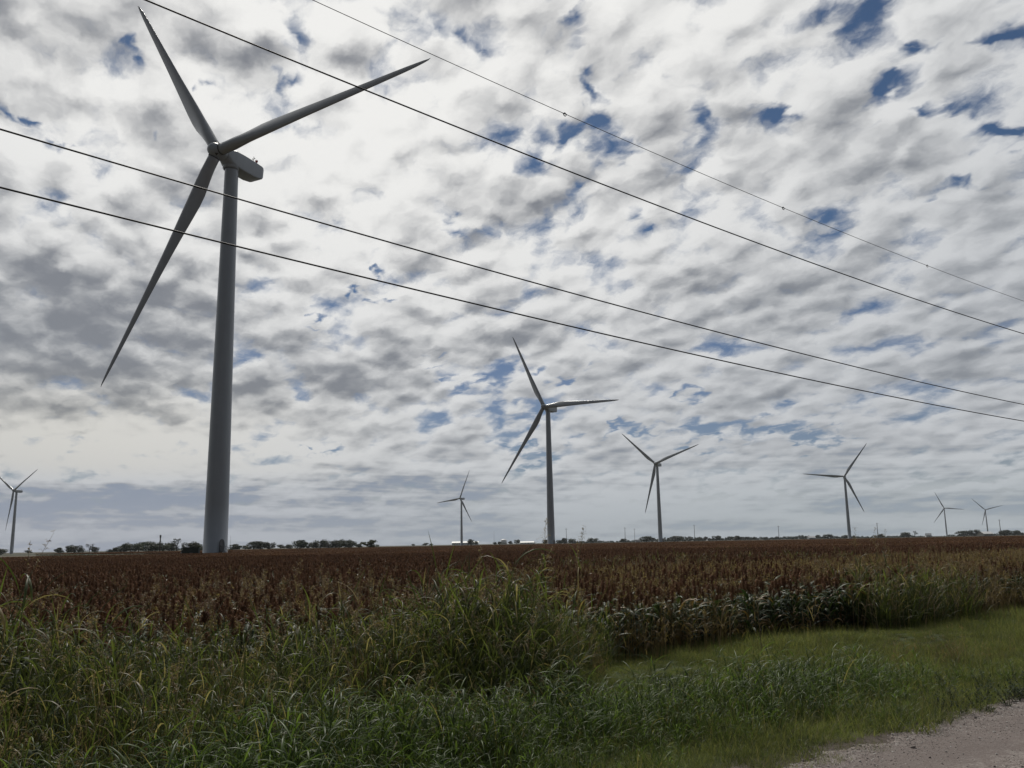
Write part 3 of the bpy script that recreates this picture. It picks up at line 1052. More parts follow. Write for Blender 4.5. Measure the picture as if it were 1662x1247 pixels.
shed(755, 1750, 42, 4.2, R(3), 'white_wall', 'white_roof', 'long low white building behind the small turbine left of centre', gable=0.35)
shed(856, 1800, 22, 2.6, R(-8), 'white_wall', 'white_roof', 'low pale building on the horizon left of the second turbine base')
shed(536, 900, 9, 2.2, R(10), 'white_wall', 'grey_roof', 'tiny white house in front of the even-topped tree row', 'house', 'farm_house')
shed(1317, 1150, 11, 3, R(12), 'white_wall', 'white_roof', 'small white-roofed house in the trees left of the fourth turbine', 'house', 'farm_house')
shed(1508, 1180, 8, 4, R(-15), 'white_wall', 'white_roof', 'small white-roofed shed between the fourth turbine and the far pair', 'shed')
shed(1601, 1200, 20, 5, R(20), 'tan_wall', 'white_roof', 'pale house with light roof at the foot of the farthest turbine', 'house', 'farm_house')
shed(1035, 1150, 7, 2.2, R(0), 'white_wall', 'grey_roof', 'tiny white house left of the big tree group at the third turbine', 'house', 'farm_house')


def tank():
    x, y = at(817.5, 1750)
    o = empty('storage_tank', (x, y, 0)); tag(o, 'white domed storage tank between small dark trees left of the second turbine', 'tank')
    b = MB(); b.tube([(0, 0, 0), (0, 0, 8.2)], 6.2, 24); b.build('wall', M['white_wall'], o)
    b = MB(); b.ball((0, 0, 8.1), 6.2, 24, 10, squash=(1, 1, .34)); b.build('dome', M['white_roof'], o)
    b = MB(); b.tube([(6.5, -.4, 0), (6.5, -.4, 9)], .08, 6); b.tube([(6.5, .4, 0), (6.5, .4, 9)], .08, 6)
    for i in range(16): b.tube([(6.5, -.4, .5 + i * .5), (6.5, .4, .5 + i * .5)], .05, 5)
    b.build('ladder', M['galv'], o)


tank()


# ------------------------------------------------------------------ poles on the horizon
def pole(px, Y, hpx, label, arm=True, r=0.17, lean=0.0, group='utility poles on the horizon', name='utility_pole'):
    x, y = at(px, Y)
    h = hpx / FPX * Y + EYE
    o = empty(name, (x, y, 0), R(20)); tag(o, label, 'pole', group)
    b = MB(); b.tube([(0, 0, 0), (lean * h * .5, 0, h * .5), (lean * h, 0, h)], [r * 1.2, r, r * .75], 8); b.build('post', M['wood'], o)
    if arm:
        b = MB(); b.box((lean * h * .94, -.16, h * .94), (2.2, .12, .14)); ca_ = b.build('crossarm', M['wood'], o)
        for q in (-.95, -.3, .95):
            b = MB(); b.tube([(lean * h * .94 + q, -.16, h * .94 + .06), (lean * h * .94 + q, -.16, h * .94 + .3)], [.05, .08], 8); b.build('insulator', M['galv'], ca_)
    return o


pole(919.5, 800, 22, 'utility pole just right of the second turbine', r=.2)
pole(1015, 800, 22, 'left, taller one of two poles between the second and third turbines', r=.22)
pole(1030.5, 850, 20, 'right, shorter one of two poles between the second and third turbines', r=.16)
pole(1128, 780, 24, 'utility pole right of the third turbine', r=.2)
pole(1265, 760, 20, 'utility pole midway between the third and fourth turbines', r=.2)
pole(1426, 720, 22, 'leaning-looking pole right of the fourth turbine', r=.22)
pole(1626, 700, 24, 'pole right of the farthest turbine', r=.22)
pole(802, 900, 20, 'thin bare mast left of the second turbine', arm=False, r=.09, group=None, name='mast')
pole(374, 700, 20, 'thin bare mast right beside the nearest tower', arm=False, r=.07, group=None, name='mast')


def stub():
    x, y = at(260, 480)
    o = empty('old_pole', (x, y, 0)); tag(o, 'thick dark pole with a drum on top rising over the left grove', 'pole')
    b = MB(); b.tube([(0, 0, 0), (0, 0, 9.0)], [.36, .3], 10); b.build('post', M['wood'], o)
    b = MB(); b.tube([(0, 0, 8.2), (0, 0, 8.25), (0, 0, 9.7), (0, 0, 9.75)], [.2, .44, .44, .2], 14); b.build('drum', M['dark'], o)
    b = MB(); b.tube([(.2, 0, 6.9), (2.0, 0, 4.2)], .06, 6); b.build('brace', M['dark'], o)


stub()


# ------------------------------------------------------------------ plants: scattering
def blade(b, base, az, L, w, lean, curl, n=5, mi=0, tint=0.5, fold=0.25, twist=0.0, rg=RNG, w0=0.55):
    """a grass blade or leaf: bends from `lean` (angle off the vertical) by `curl` along its length; V-folded"""
    p = np.array(base, float)
    ca, sa = math.cos(az), math.sin(az)
    vs = []; tn = []
    seg = L / n
    for i in range(n + 1):
        u = i / n
        th = lean + curl * u ** 1.4
        dirv = np.array([math.sin(th) * ca, math.sin(th) * sa, math.cos(th)])
        if i: p = p + dirv * seg
        tw = twist * u
        side = np.array([-sa, ca, 0.0])
        nrm = np.cross(dirv, side)
        sd = side * math.cos(tw) + nrm * math.sin(tw)
        nn = np.cross(dirv, sd)
        ww = w * (w0 + (1 - w0) * min(u / 0.3, 1)) * (1 - max(0, (u - 0.3) / 0.7) ** 1.7)
        ww = max(ww, w * 0.03)
        vs += [p - sd * ww / 2, p + nn * ww * fold, p + sd * ww / 2]
        tn += [tint, min(1, tint + 0.12), tint]
    fs = []
    for i in range(n):
        k = i * 3
        fs += [(k, k + 1, k + 4, k + 3), (k + 1, k + 2, k + 5, k + 4)]
    b.add(vs, fs, mi, tn)


def strip(b, base, az, L, w, lean, curl, n=3, mi=0, tint=0.5, face=None):
    """a fine blade, flat"""
    x, y, z = base
    ca, sa = math.cos(az), math.sin(az)
    fa = az if face is None else face
    sx, sy = -math.sin(fa), math.cos(fa)
    vs = []; seg = L / n
    for i in range(n + 1):
        u = i / n
        th = lean + curl * u
        if i:
            x += math.sin(th) * ca * seg; y += math.sin(th) * sa * seg; z += math.cos(th) * seg
        ww = w * (1 - u ** 1.6) / 2 + w * .02
        vs += [(x - sx * ww, y - sy * ww, z), (x + sx * ww, y + sy * ww, z)]
    b.add(vs, [(2 * i, 2 * i + 1, 2 * i + 3, 2 * i + 2) for i in range(n)], mi, tint)


def panicle(b, base, L, spread, az, lean, mi, rg, n=34, tint=0.5):
    """open seed head: thin branches with spikelets"""
    base = np.array(base, float)
    ax = np.array([math.sin(lean) * math.cos(az), math.sin(lean) * math.sin(az), math.cos(lean)])
    b.tube([base, base + ax * L * .5, base + ax * L + np.array([0, 0, -.02])], [0.0028, 0.002, 0.001], 4, mi, tint, cap=False)
    for i in range(n):
        u = rg.uniform(0.05, 1.0)
        a = rg.uniform(0, 2 * PI)
        out = np.array([math.cos(a), math.sin(a), rg.uniform(0.5, 1.2)])
        q0 = base + ax * L * u
        q1 = q0 + out * spread * (1 - u * .75) * rg.uniform(.5, 1.0)
        q2 = q1 + np.array([out[0], out[1], -.3]) * spread * .25
        sd = np.array([-math.sin(a), math.cos(a), 0]) * 0.0016
        b.add([q0 - sd, q0 + sd, q1 + sd, q1 - sd], [(0, 1, 2, 3)], mi, tint)
        for q in (q1, q2, (q0 + q1) / 2):
            s = 0.0075 * rg.uniform(.7, 1.3)
            d2 = rg.normal(size=3); d2 /= np.linalg.norm(d2)
            e = np.cross(d2, [0, 0, 1.0]); e = e / (np.linalg.norm(e) + 1e-6)
            b.add([q - d2 * s * 1.5, q + e * s * .6, q + d2 * s * 1.5, q - e * s * .6], [(0, 1, 2, 3)], mi, min(1, tint + rg.uniform(-.3, .3)))


SRC = {}


def source(kind, builders, mats):
    """a library of plant shapes that the scatter objects instance (never linked to the scene by themselves)"""
    col = bpy.data.collections.new(kind + '_shapes')
    for i, b in enumerate(builders):
        o = b.build('%s_shape_%02d' % (kind, i), mats, link=False)
        col.objects.link(o)
    SRC[kind] = (col, len(builders))


def scatter(name, kind, pts, rotz, tilt, scl, label, cat):
    pts = np.asarray(pts, float); n = len(pts)
    col, nv = SRC[kind]
    me = bpy.data.meshes.new(name)
    me.from_pydata(pts.tolist(), [], [])
    rot = np.zeros((n, 3)); rot[:, 2] = rotz
    ta = RNG.uniform(0, 2 * PI, n); tl = np.abs(RNG.normal(0, 1, n)) * tilt
    rot[:, 0] = tl * np.cos(ta); rot[:, 1] = tl * np.sin(ta)
    a = me.attributes.new('rot', 'FLOAT_VECTOR', 'POINT'); a.data.foreach_set('vector', rot.ravel())
    a = me.attributes.new('scl', 'FLOAT', 'POINT'); a.data.foreach_set('value', np.asarray(scl, float))
    a = me.attributes.new('idx', 'INT', 'POINT'); a.data.foreach_set('value', RNG.integers(0, nv, n).astype(np.int32))
    o = bpy.data.objects.new(name, me); C.objects.link(o)
    tag(o, label, cat, kind='stuff')
    ng = bpy.data.node_groups.new('scatter_' + name, 'GeometryNodeTree')
    ng.interface.new_socket('Geometry', in_out='INPUT', socket_type='NodeSocketGeometry')
    ng.interface.new_socket('Geometry', in_out='OUTPUT', socket_type='NodeSocketGeometry')
    gi = ng.nodes.new('NodeGroupInput'); go = ng.nodes.new('NodeGroupOutput')
    ip = ng.nodes.new('GeometryNodeInstanceOnPoints')
    ci = ng.nodes.new('GeometryNodeCollectionInfo')
    ci.inputs['Collection'].default_value = col
    ci.inputs['Separate Children'].default_value = True
    ci.inputs['Reset Children'].default_value = True

    def attr(nm, typ):
        q = ng.nodes.new('GeometryNodeInputNamedAttribute'); q.data_type = typ; q.inputs['Name'].default_value = nm
        return q.outputs['Attribute']
    L = ng.links.new
    L(gi.outputs[0], ip.inputs['Points'])
    L(ci.outputs[0], ip.inputs['Instance'])
    ip.inputs['Pick Instance'].default_value = True
    L(attr('idx', 'INT'), ip.inputs['Instance Index'])
    L(attr('rot', 'FLOAT_VECTOR'), ip.inputs['Rotation'])
    L(attr('scl', 'FLOAT'), ip.inputs['Scale'])
    L(ip.outputs[0], go.inputs[0])
    md = o.modifiers.new('scatter', 'NODES'); md.node_group = ng
    return o


def in_view(X, Y, margin=3.0, near=0.0):
    """keep what the lens, or one a step to the side, could see"""
    return (Y > near) & (np.abs(X) < Y * 0.68 + margin)


# --- plant shapes
def sorghum(seed, detail=True):
    rg = np.random.default_rng(seed)
    b = MB()
    h = rg.uniform(0.86, 1.0)
    lx, ly = rg.uniform(-.04, .04, 2)
    top = np.array([lx, ly, h])
    b.tube([(0, 0, 0), (lx * .4, ly * .4, h * .5), tuple(top)], [.011, .009, .006], 5, 1, rg.uniform(.2, .9), cap=False)
    nl = 9 if detail else 5
    a = rg.uniform(0, 2 * PI)
    for i in range(nl):
        z = h * (0.08 + 0.70 * i / (nl - 1))
        a += PI + rg.uniform(-.5, .5)
        dry = rg.random() < (0.55 if i < 2 else 0.15)
        tint = rg.uniform(.85, 1.0) if dry else rg.uniform(.0, .6)
        L = rg.uniform(.38, .62) * (0.75 if i == nl - 1 else 1)
        blade(b, (lx * z / h, ly * z / h, z), a, L, rg.uniform(.05, .08), rg.uniform(.35, .7), rg.uniform(1.1, 2.0), 6 if detail else 3, 0, tint, .22, rg.uniform(-.8, .8), rg)
    # head
    hl, hr = rg.uniform(.12, .21), rg.uniform(.026, .044)
    ht = rg.uniform(0.05, 0.6)
    tan = rg.random() < 0.06
    cz = h + hl * .48
    b.ball((lx, ly, cz), 1.0, 7, 6, 2, ht, squash=(hr * .55, hr * .55, hl / 2 * .9))
    for i in range(120 if detail else 36):
        u = rg.uniform(-1, 1); ang = rg.uniform(0, 2 * PI)
        rr = hr * math.sqrt(max(0.04, 1 - u * u)) * rg.uniform(.5, 1.55)
        c = np.array([lx + rr * math.cos(ang), ly + rr * math.sin(ang), cz + u * hl / 2])
        s = (.0085 if detail else .0145) * rg.uniform(.7, 1.3)
        n_ = np.array([math.cos(ang), math.sin(ang), rg.uniform(-.2, .9)])
        t1 = np.array([-math.sin(ang), math.cos(ang), 0]); t2 = np.cross(n_, t1); t2 /= np.linalg.norm(t2)
        tt = float(np.clip(ht + rg.uniform(-.3, .4), 0, .74)) if not tan else rg.uniform(.8, 1)
        b.add([c + n_ * s, c + t1 * s, c + t2 * s * 1.3, c - t1 * s, c - t2 * s * 1.3], [(0, 1, 2), (0, 2, 3), (0, 3, 4), (0, 4, 1)], 2, tt)
    return b


def crop_patch(seed, n, size):
    """far crop: leaves and heads of many plants, simply shaped"""
    rg = np.random.default_rng(seed)
    b = MB()
    for _ in range(n):
        x, y = rg.uniform(-size / 2, size / 2, 2)
        h = rg.uniform(.84, 1.0)
        ht = rg.uniform(0, .7) if rg.random() > .05 else rg.uniform(.8, 1)
        hr, hl = rg.uniform(.04, .055), rg.uniform(.19, .26)
        b.ball((x, y, h + hl * .45), 1.0, 5, 3, 2, ht, squash=(hr * .55, hr * .55, hl / 2))
        for _i in range(12):
            u = rg.uniform(-1, 1); ang = rg.uniform(0, 6.28); rr = hr * rg.uniform(.5, 1.5)
            c = np.array([x + rr * math.cos(ang), y + rr * math.sin(ang), h + hl * .45 + u * hl / 2])
            q1, q2 = rg.normal(size=3) * .022, rg.normal(size=3) * .022
            b.add([c + q1, c + q2, c - q1, c - q2], [(0, 1, 2, 3)], 2, float(np.clip(ht + rg.uniform(-.3, .3), 0, .74)))
        for _i in range(3):
            dry = rg.random() < .2
            strip(b, (x, y, h * rg.uniform(.45, .72)), rg.uniform(0, 6.28), rg.uniform(.4, .6), .06, .5, rg.uniform(1.0, 1.8), 3, 0, rg.uniform(.85, 1) if dry else rg.uniform(0, .6))
        strip(b, (x, y, 0), 0, h, .03, 0, 0, 1, 1, .5, rg.uniform(0, 6.28))
    return b


def tall_grass(seed, h=1.2, heads=1, nb=46):
    rg = np.random.default_rng(seed)
    b = MB()
    for i in range(6):                                    # leafy stems
        a0 = rg.uniform(0, 6.28); ln = rg.uniform(.04, .3)
        H = h * rg.uniform(.6, 1.05)
        bx_, by_ = rg.normal(0, .10, 2)
        tip = (bx_ + math.cos(a0) * H * ln, by_ + math.sin(a0) * H * ln, H)
        mid = (bx_ + math.cos(a0) * H * ln * .35, by_ + math.sin(a0) * H * ln * .35, H * .52)
        b.tube([(bx_, by_, 0), mid, tip], [.004, .0035, .0022], 4, 0, .75, cap=False)
        a = rg.uniform(0, 6.28)
        for j in range(7):
            u = .12 + .82 * j / 6
            q = (np.array((bx_, by_, 0)) * (1 - u) + np.array(mid) * u * 2 * (1 - u) * .6 + np.array(tip) * u * (u + (1 - u) * .8))
            q = np.array([bx_ + (tip[0] - bx_) * u ** 1.5, by_ + (tip[1] - by_) * u ** 1.5, H * u])
            a += PI + rg.uniform(-.7, .7)
            t = rg.uniform(.85, 1) if (rg.random() < .16) else rg.uniform(.05, .62)
            blade(b, q, a, rg.uniform(.26, .52) * h / 1.15, rg.uniform(.010, .019), rg.uniform(.15, .55), rg.uniform(.2, 1.0) if rg.random() < .45 else rg.uniform(.9, 2.2), 6, 0, t, .22, rg.uniform(-1.6, 1.6), rg)
        if i < heads:
            panicle(b, tip, rg.uniform(.16, .28), rg.uniform(.04, .08), a0, ln + .15, 1, rg, 26, rg.uniform(.1, .8))
    for i in range(nb):                                   # basal blades
        a = rg.uniform(0, 6.28); r = abs(rg.normal(0, .13))
        t = rg.uniform(.85, 1) if rg.random() < .10 else rg.uniform(.0, .62)
        blade(b, (r * math.cos(a), r * math.sin(a), 0), a + rg.uniform(-.8, .8), h * rg.uniform(.4, .9), rg.uniform(.007, .015), rg.uniform(.02, .35), rg.uniform(.1, .9) if rg.random() < .5 else rg.uniform(.8, 2.1), 6, 0, t, .2, rg.uniform(-1.4, 1.4), rg)
    return b


def verge_weed(seed, h=.38, nb=30):
    rg = np.random.default_rng(seed)
    b = MB()
    h = h * rg.uniform(.7, 1.25)
    for i in range(nb):
        a = rg.uniform(0, 6.28); r = abs(rg.normal(0, .11))
        t = rg.uniform(.86, 1) if rg.random() < .12 else rg.uniform(.0, .65)
        blade(b, (r * math.cos(a), r * math.sin(a), 0), a + rg.uniform(-1, 1), h * rg.uniform(.4, 1.2), rg.uniform(.004, .0105), rg.uniform(.03, .5), rg.uniform(.2, 1.0) if rg.random() < .4 else rg.uniform(.8, 2.1), 5, 0, t, .2, rg.uniform(-1.2, 1.2), rg)
    for i in range(5):
        a0 = rg.uniform(0, 6.28); ln = rg.uniform(.1, .45); H = h * rg.uniform(.7, 1.15)
        x, y = rg.normal(0, .08, 2)
        b.tube([(x, y, 0), (x + math.cos(a0) * H * ln, y + math.sin(a0) * H * ln, H)], [.003, .0018], 4, 0, .7, cap=False)
        for j in range(4):
            u = .3 + .65 * j / 3
            blade(b, (x + math.cos(a0) * H * ln * u, y + math.sin(a0) * H * ln * u, H * u), rg.uniform(0, 6.28), h * rg.uniform(.35, .6), rg.uniform(.007, .013), rg.uniform(.4, .8), rg.uniform(.5, 1.6), 5, 0, rg.uniform(.05, .65), .22, rg.uniform(-1, 1), rg)
    return b


def mown_patch(seed, n=820, size=.52, h=.11):
    rg = np.random.default_rng(seed)
    b = MB()
    for i in range(n):
        x, y = rg.uniform(-size / 2, size / 2, 2)
        a = rg.uniform(0, 6.28)
        t = rg.uniform(.8, 1) if rg.random() < .10 else rg.uniform(0, .7)
        strip(b, (x, y, -.01), a, h * rg.uniform(.5, 1.5), rg.uniform(.0028, .0055), rg.uniform(.05, .6), rg.uniform(.2, 1.3), 3, 0, t, rg.uniform(0, 6.28))
    for i in range(20):                                   # fine seed stalks over the mown sward
        x, y = rg.uniform(-size / 2, size / 2, 2)
        a = rg.uniform(0, 6.28)
        strip(b, (x, y, 0), a, h * rg.uniform(1.5, 2.4), .003, rg.uniform(.02, .3), rg.uniform(.1, .5), 3, 0, rg.uniform(.6, 1), rg.uniform(0, 6.28))
    return b


def forb(seed, h=.25):
    rg = np.random.default_rng(seed)
    b = MB()
    for i in range(7):
        a = rg.uniform(0, 6.28); ln = rg.uniform(.2, .9); H = h * rg.uniform(.6, 1.1)
        dx_, dy_ = math.cos(a) * math.sin(ln), math.sin(a) * math.sin(ln)
        b.tube([(0, 0, 0), (dx_ * H * .5, dy_ * H * .5, H * .6 * math.cos(ln)), (dx_ * H * 1.1, dy_ * H * 1.1, H * math.cos(ln))], [.0035, .0028, .0015], 4, 0, .9, cap=False)
        for j in range(12):
            u = rg.uniform(.2, 1.05)
            q = (dx_ * H * 1.1 * u, dy_ * H * 1.1 * u, H * math.cos(ln) * u ** .9)
            blade(b, q, rg.uniform(0, 6.28), rg.uniform(.025, .05), rg.uniform(.010, .02), rg.uniform(.5, 1.4), rg.uniform(-.2, .8), 3, 0, rg.uniform(0, .7), .15, 0, rg, .3)
    return b


def dry_tuft(seed, h=.95):
    rg = np.random.default_rng(seed)
    b = MB()
    for i in range(26):
        a = rg.uniform(0, 6.28); x, y = rg.normal(0, .12, 2); ln = rg.uniform(0, .22); H = h * rg.uniform(.6, 1.1)
        tx, ty = x + math.cos(a) * H * ln, y + math.sin(a) * H * ln
        b.tube([(x, y, 0), ((x * .6 + tx * .4), (y * .6 + ty * .4), H * .55), (tx, ty, H)], [.0026, .0022, .0012], 3, 0, rg.uniform(.1, 1), cap=False)
        strip(b, (x + (tx - x) * .4, y + (ty - y) * .4, H * rg.uniform(.3, .7)), rg.uniform(0, 6.28), rg.uniform(.15, .35), .008, .3, rg.uniform(.6, 2), 4, 0, rg.uniform(.2, 1), rg.uniform(0, 6.28))
        if i % 3 == 0:
            panicle(b, (tx, ty, H), rg.uniform(.08, .16), .025, a, ln, 0, rg, 9, rg.uniform(.2, 1))
    return b


source('crop', [sorghum(20 + i) for i in range(12)], [M['crop_leaf'], M['crop_stem'], M['grain']])
source('crop_mid', [sorghum(60 + i, False) for i in range(8)], [M['crop_leaf'], M['crop_stem'], M['grain']])
source('crop_far', [crop_patch(80 + i, 420, 6.0) for i in range(4)], [M['crop_leaf'], M['crop_stem'], M['grain']])
source('tall', [tall_grass(100 + i, 1.15, (0, 1, 0, 2)[i % 4], (46, 30, 38, 22)[i % 4]) for i in range(12)], [M['grass'], M['panicle']])
source('weeds', [verge_weed(130 + i, .38, (46, 24, 34, 16)[i % 4]) for i in range(12)], [M['weed']])
source('mown', [mown_patch(150 + i) for i in range(6)], [M['mown']])
source('forbs', [forb(160 + i) for i in range(5)], [M['forb']])
def wisp(seed):
    rg = np.random.default_rng(seed)
    b = MB()
    for i in range(3):
        a = rg.uniform(0, 6.28); ln = rg.uniform(.03, .3); H = rg.uniform(.85, 1.2)
        x, y = rg.normal(0, .1, 2)
        tip = (x + math.cos(a) * H * ln, y + math.sin(a) * H * ln, H)
        b.tube([(x, y, 0), (x + math.cos(a) * H * ln * .35, y + math.sin(a) * H * ln * .35, H * .55), tip], [.0035, .003, .0018], 4, 0, .6, cap=False)
        panicle(b, tip, rg.uniform(.14, .28), rg.uniform(.03, .06), a, ln + .2, 0, rg, 26, rg.uniform(.1, .8))
        for j in range(3):
            u = rg.uniform(.35, .8)
            blade(b, (x + math.cos(a) * H * ln * u ** 1.5, y + math.sin(a) * H * ln * u ** 1.5, H * u), rg.uniform(0, 6.28), rg.uniform(.2, .4), rg.uniform(.006, .012), .3, rg.uniform(.3, 1.8), 5, 0, rg.uniform(.2, .8), .2, rg.uniform(-1, 1), rg)
    return b


source('wisps', [wisp(180 + i) for i in range(6)], [M['panicle']])
def broad_weed(seed):
    rg = np.random.default_rng(seed)
    b = MB()
    for i in range(5):
        a = rg.uniform(0, 6.28); ln = rg.uniform(.05, .35); H = rg.uniform(.5, .85)
        tip = (math.cos(a) * H * ln, math.sin(a) * H * ln, H)
        b.tube([(0, 0, 0), (tip[0] * .4, tip[1] * .4, H * .55), tip], [.006, .005, .003], 5, 0, .8, cap=False)
        for j in range(11):
            u = .2 + .8 * j / 10
            blade(b, (tip[0] * u ** 1.4, tip[1] * u ** 1.4, H * u), rg.uniform(0, 6.28), rg.uniform(.10, .20) * (1.15 - .5 * u), rg.uniform(.035, .065), rg.uniform(.7, 1.2), rg.uniform(.3, 1.2), 4, 0, rg.uniform(0, .7), .12, rg.uniform(-.4, .4), rg, .35)
    return b


source('broad', [broad_weed(190 + i) for i in range(5)], [M['forb']])
source('dry', [dry_tuft(170 + i) for i in range(6)], [M['dry']])


def stone(seed):
    rg = np.random.default_rng(seed)
    b = MB()
    b.ball((0, 0, 0), 1, 7, 5)
    sq = rg.uniform(.7, 1.2, 3) * np.array([1, 1, .5])
    b.v = [tuple(np.array(v) * sq * rg.uniform(.75, 1.15)) for v in b.v]
    b.tint = [rg.uniform(0, 1)] * len(b.v)
    b.smooth = [False] * len(b.f)
    return b


def stone_mat():
    m, k, bs, out = new_mat('stone')
    oi = k.t.nodes.new('ShaderNodeObjectInfo')
    r = oi.outputs['Random']
    col = k.mix(r, (0.17, 0.140, 0.126), (0.36, 0.325, 0.30))
    col = k.mix(k.rng(r, .86, .93), col, (0.55, 0.53, 0.50))
    k.put(bs.inputs['Base Color'], col)
    bs.inputs['Roughness'].default_value = .9
    return m


M['stone'] = stone_mat()
source('stones', [stone(200 + i) for i in range(8)], [M['stone']])


def fbm(s, t, f, seed):
    rg = np.random.default_rng(seed)
    v = np.zeros_like(np.asarray(s, float)); amp = 1.0; tot = 0
    for o in range(4):
        for _ in range(3):
            a = rg.uniform(0, 2 * PI); ph = rg.uniform(0, 2 * PI)
            v = v + amp * np.sin((s * math.cos(a) + t * math.sin(a)) * f * 2 ** o * rg.uniform(.8, 1.25) + ph)
            tot += amp * .7
        amp *= .55
    return v / tot * 1.4


def grid_pts(s0, s1, t0, t1, ds, dt, jit=.45):
    ss, tt = np.meshgrid(np.arange(s0, s1, ds), np.arange(t0, t1, dt), indexing='ij')
    ss = ss + RNG.uniform(-jit, jit, ss.shape) * ds; tt = tt + RNG.uniform(-jit, jit, tt.shape) * dt
    return ss.ravel(), tt.ravel()


def world_pts(s, t, dz=0.0):
    X, Y = s * NX + t * DX, s * NY + t * DY
    return X, Y, np.stack([X, Y, ground_z(s, t) + dz], -1)


def rz(n):
    return RNG.uniform(0, 2 * PI, n)


# --- the crop: rows parallel to the road
s, t = grid_pts(FIELD_EDGE, 30, -14, 52, 0.33, 0.15, .45)
edge = FIELD_EDGE + .25 * fbm(s, t, .9, 1)
X, Y, P = world_pts(s, t)
keep = in_view(X, Y, 2.0) & (s > edge)
h = 1.0 + .05 * fbm(s, t, .35, 2)
scatter('sorghum_rows', 'crop', P[keep], rz(keep.sum()), .11, (h * RNG.uniform(.80, 1.10, len(s)))[keep],
        'near rows of the sorghum crop with rust red grain heads behind the grassy verge', 'crop')
s, t = grid_pts(30, 85, -40, 130, 0.44, 0.23, .45)
X, Y, P = world_pts(s, t)
keep = in_view(X, Y, 2.0) & (np.hypot(X, Y) < 98)
h = 1.0 + .05 * fbm(s, t, .35, 2)
scatter('sorghum_field', 'crop_mid', P[keep], rz(keep.sum()), .10, (h * RNG.uniform(.84, 1.12, len(s)))[keep],
        'middle part of the rust red sorghum field below the second turbine', 'crop')
s, t = grid_pts(14.5, 430, -130, 640, 5.6, 5.6, .06)
X, Y, P = world_pts(s, t)
lim = np.where(t < 70 + 8 * np.sin(s * .1), 163.0, 420.0)
near_gap = np.hypot(X - T1.x, Y - T1.y) > 6.0
keep = in_view(X, Y, 6.0) & (np.hypot(X, Y) > 92) & (s < lim) & near_gap & (np.hypot(X, Y) < 520)
scatter('sorghum_plain', 'crop_far', P[keep], math.atan2(DY, DX) + np.round(RNG.uniform(0, 4, keep.sum())) * PI / 2, 0.0, RNG.uniform(.97, 1.06, keep.sum()),
        'far part of the rust red sorghum field reaching the turbine bases and horizon', 'crop')


# --- verge: tall grass to the left, mown strip to the right
def tall_limit(s, t):
    """positive inside the tall grass"""
    return (1.22 * s - 2.75) - t + .9 * fbm(s, t, .8, 5) + .6 * fbm(s, t, 2.2, 6)


s, t = grid_pts(6.2, 11.6, -9, 12.5, .26, .26)
X, Y, P = world_pts(s, t)
keep = in_view(X, Y, 2.5) & (tall_limit(s, t) > 0) & (s > 6.9 + .5 * fbm(s, t, 1.1, 6)) & (RNG.random(len(s)) < .80 + .25 * fbm(s, t, 1.0, 8))
sc = .84 + .26 * fbm(s, t, 1.3, 7)
sc = sc * np.clip(.55 + .45 * (s - 6.4) / 1.6, .5, 1.0)
clump = np.exp(-(((X - 0.2) / 2.1) ** 2 + ((Y - 12.6) / 1.3) ** 2)) * .24 + np.exp(-(((X + 5.6) / .5) ** 2 + ((Y - 9.6) / .8) ** 2)) * .5
sc = np.clip((sc + clump) * np.clip(.62 + .3 * tall_limit(s, t), .5, 1.0), .35, 1.5)
scatter('tall_grass', 'tall', P[keep], rz(keep.sum()), .10, (sc * RNG.uniform(.8, 1.12, len(s)))[keep],
        'tall arching green grass filling the left and middle of the verge', 'grass')
# thin stand of tall grass along the crop's front, and the two tall bunches at right
s, t = grid_pts(10.4, 11.9, 11.5, 36, .32, .34)
X, Y, P = world_pts(s, t)
dens = fbm(s, t, .7, 9)
bunch = np.exp(-((t - 18.8) / 1.6) ** 2) + .5 * np.exp(-((t - 21.3) / 1.0) ** 2)
keep = in_view(X, Y, 2.0) & ((dens > 1.35) | (bunch > .5))
scatter('field_edge_grass', 'tall', P[keep], rz(keep.sum()), .1, (RNG.uniform(.62, .88, len(s)) + .32 * bunch)[keep],
        'tall grass bunches in front of the crop on the right', 'grass')
s, t = grid_pts(10.6, 20, -4, 52, .38, .38)
X, Y, P = world_pts(s, t)
dens = .7 * fbm(s, t, .45, 11) + 1.1 * np.clip((t - 8) / 4, 0, 1) * (s < 19) * (s > 11.5) + .75 * (t > 22)
keep = in_view(X, Y, 2.0) & (dens + RNG.uniform(-.6, .6, len(s)) > .55)
scatter('dry_grass', 'dry', P[keep], rz(keep.sum()), .1, RNG.uniform(.85, 1.22, keep.sum()),
        'straw coloured dry grass standing among the front crop rows', 'grass')
# weeds standing inside the crop
s, t = grid_pts(12, 60, -12, 70, .7, .7)
X, Y, P = world_pts(s, t)
patch = fbm(s, t, .16, 31)
keep = in_view(X, Y, 2.0) & (patch + RNG.uniform(-.5, .5, len(s)) > 1.15)
scatter('crop_weeds', 'tall', P[keep], rz(keep.sum()), .08, RNG.uniform(.9, 1.12, keep.sum()),
        'patches of green weeds growing up through the sorghum', 'grass')
s, t = grid_pts(9.5, 24, -9, 40, .5, .5)
X, Y, P = world_pts(s, t)
patch = fbm(s, t, .5, 33)
keep = in_view(X, Y, 2.0) & (patch + RNG.uniform(-.6, .6, len(s)) > .28 + .04 * (s - 11))
scatter('wispy_grass', 'wisps', P[keep], rz(keep.sum()), .14, RNG.uniform(.8, 1.18, keep.sum()),
        'thin wispy seed heads rising above the front of the crop', 'grass')
s, t = grid_pts(5.4, 11, -8, 16, .42, .42)
X, Y, P = world_pts(s, t)
patch = fbm(s, t, 1.1, 41) + RNG.uniform(-.5, .5, len(s)) - .5 * (tall_limit(s, t) < 0) + .45 * (s > 9)
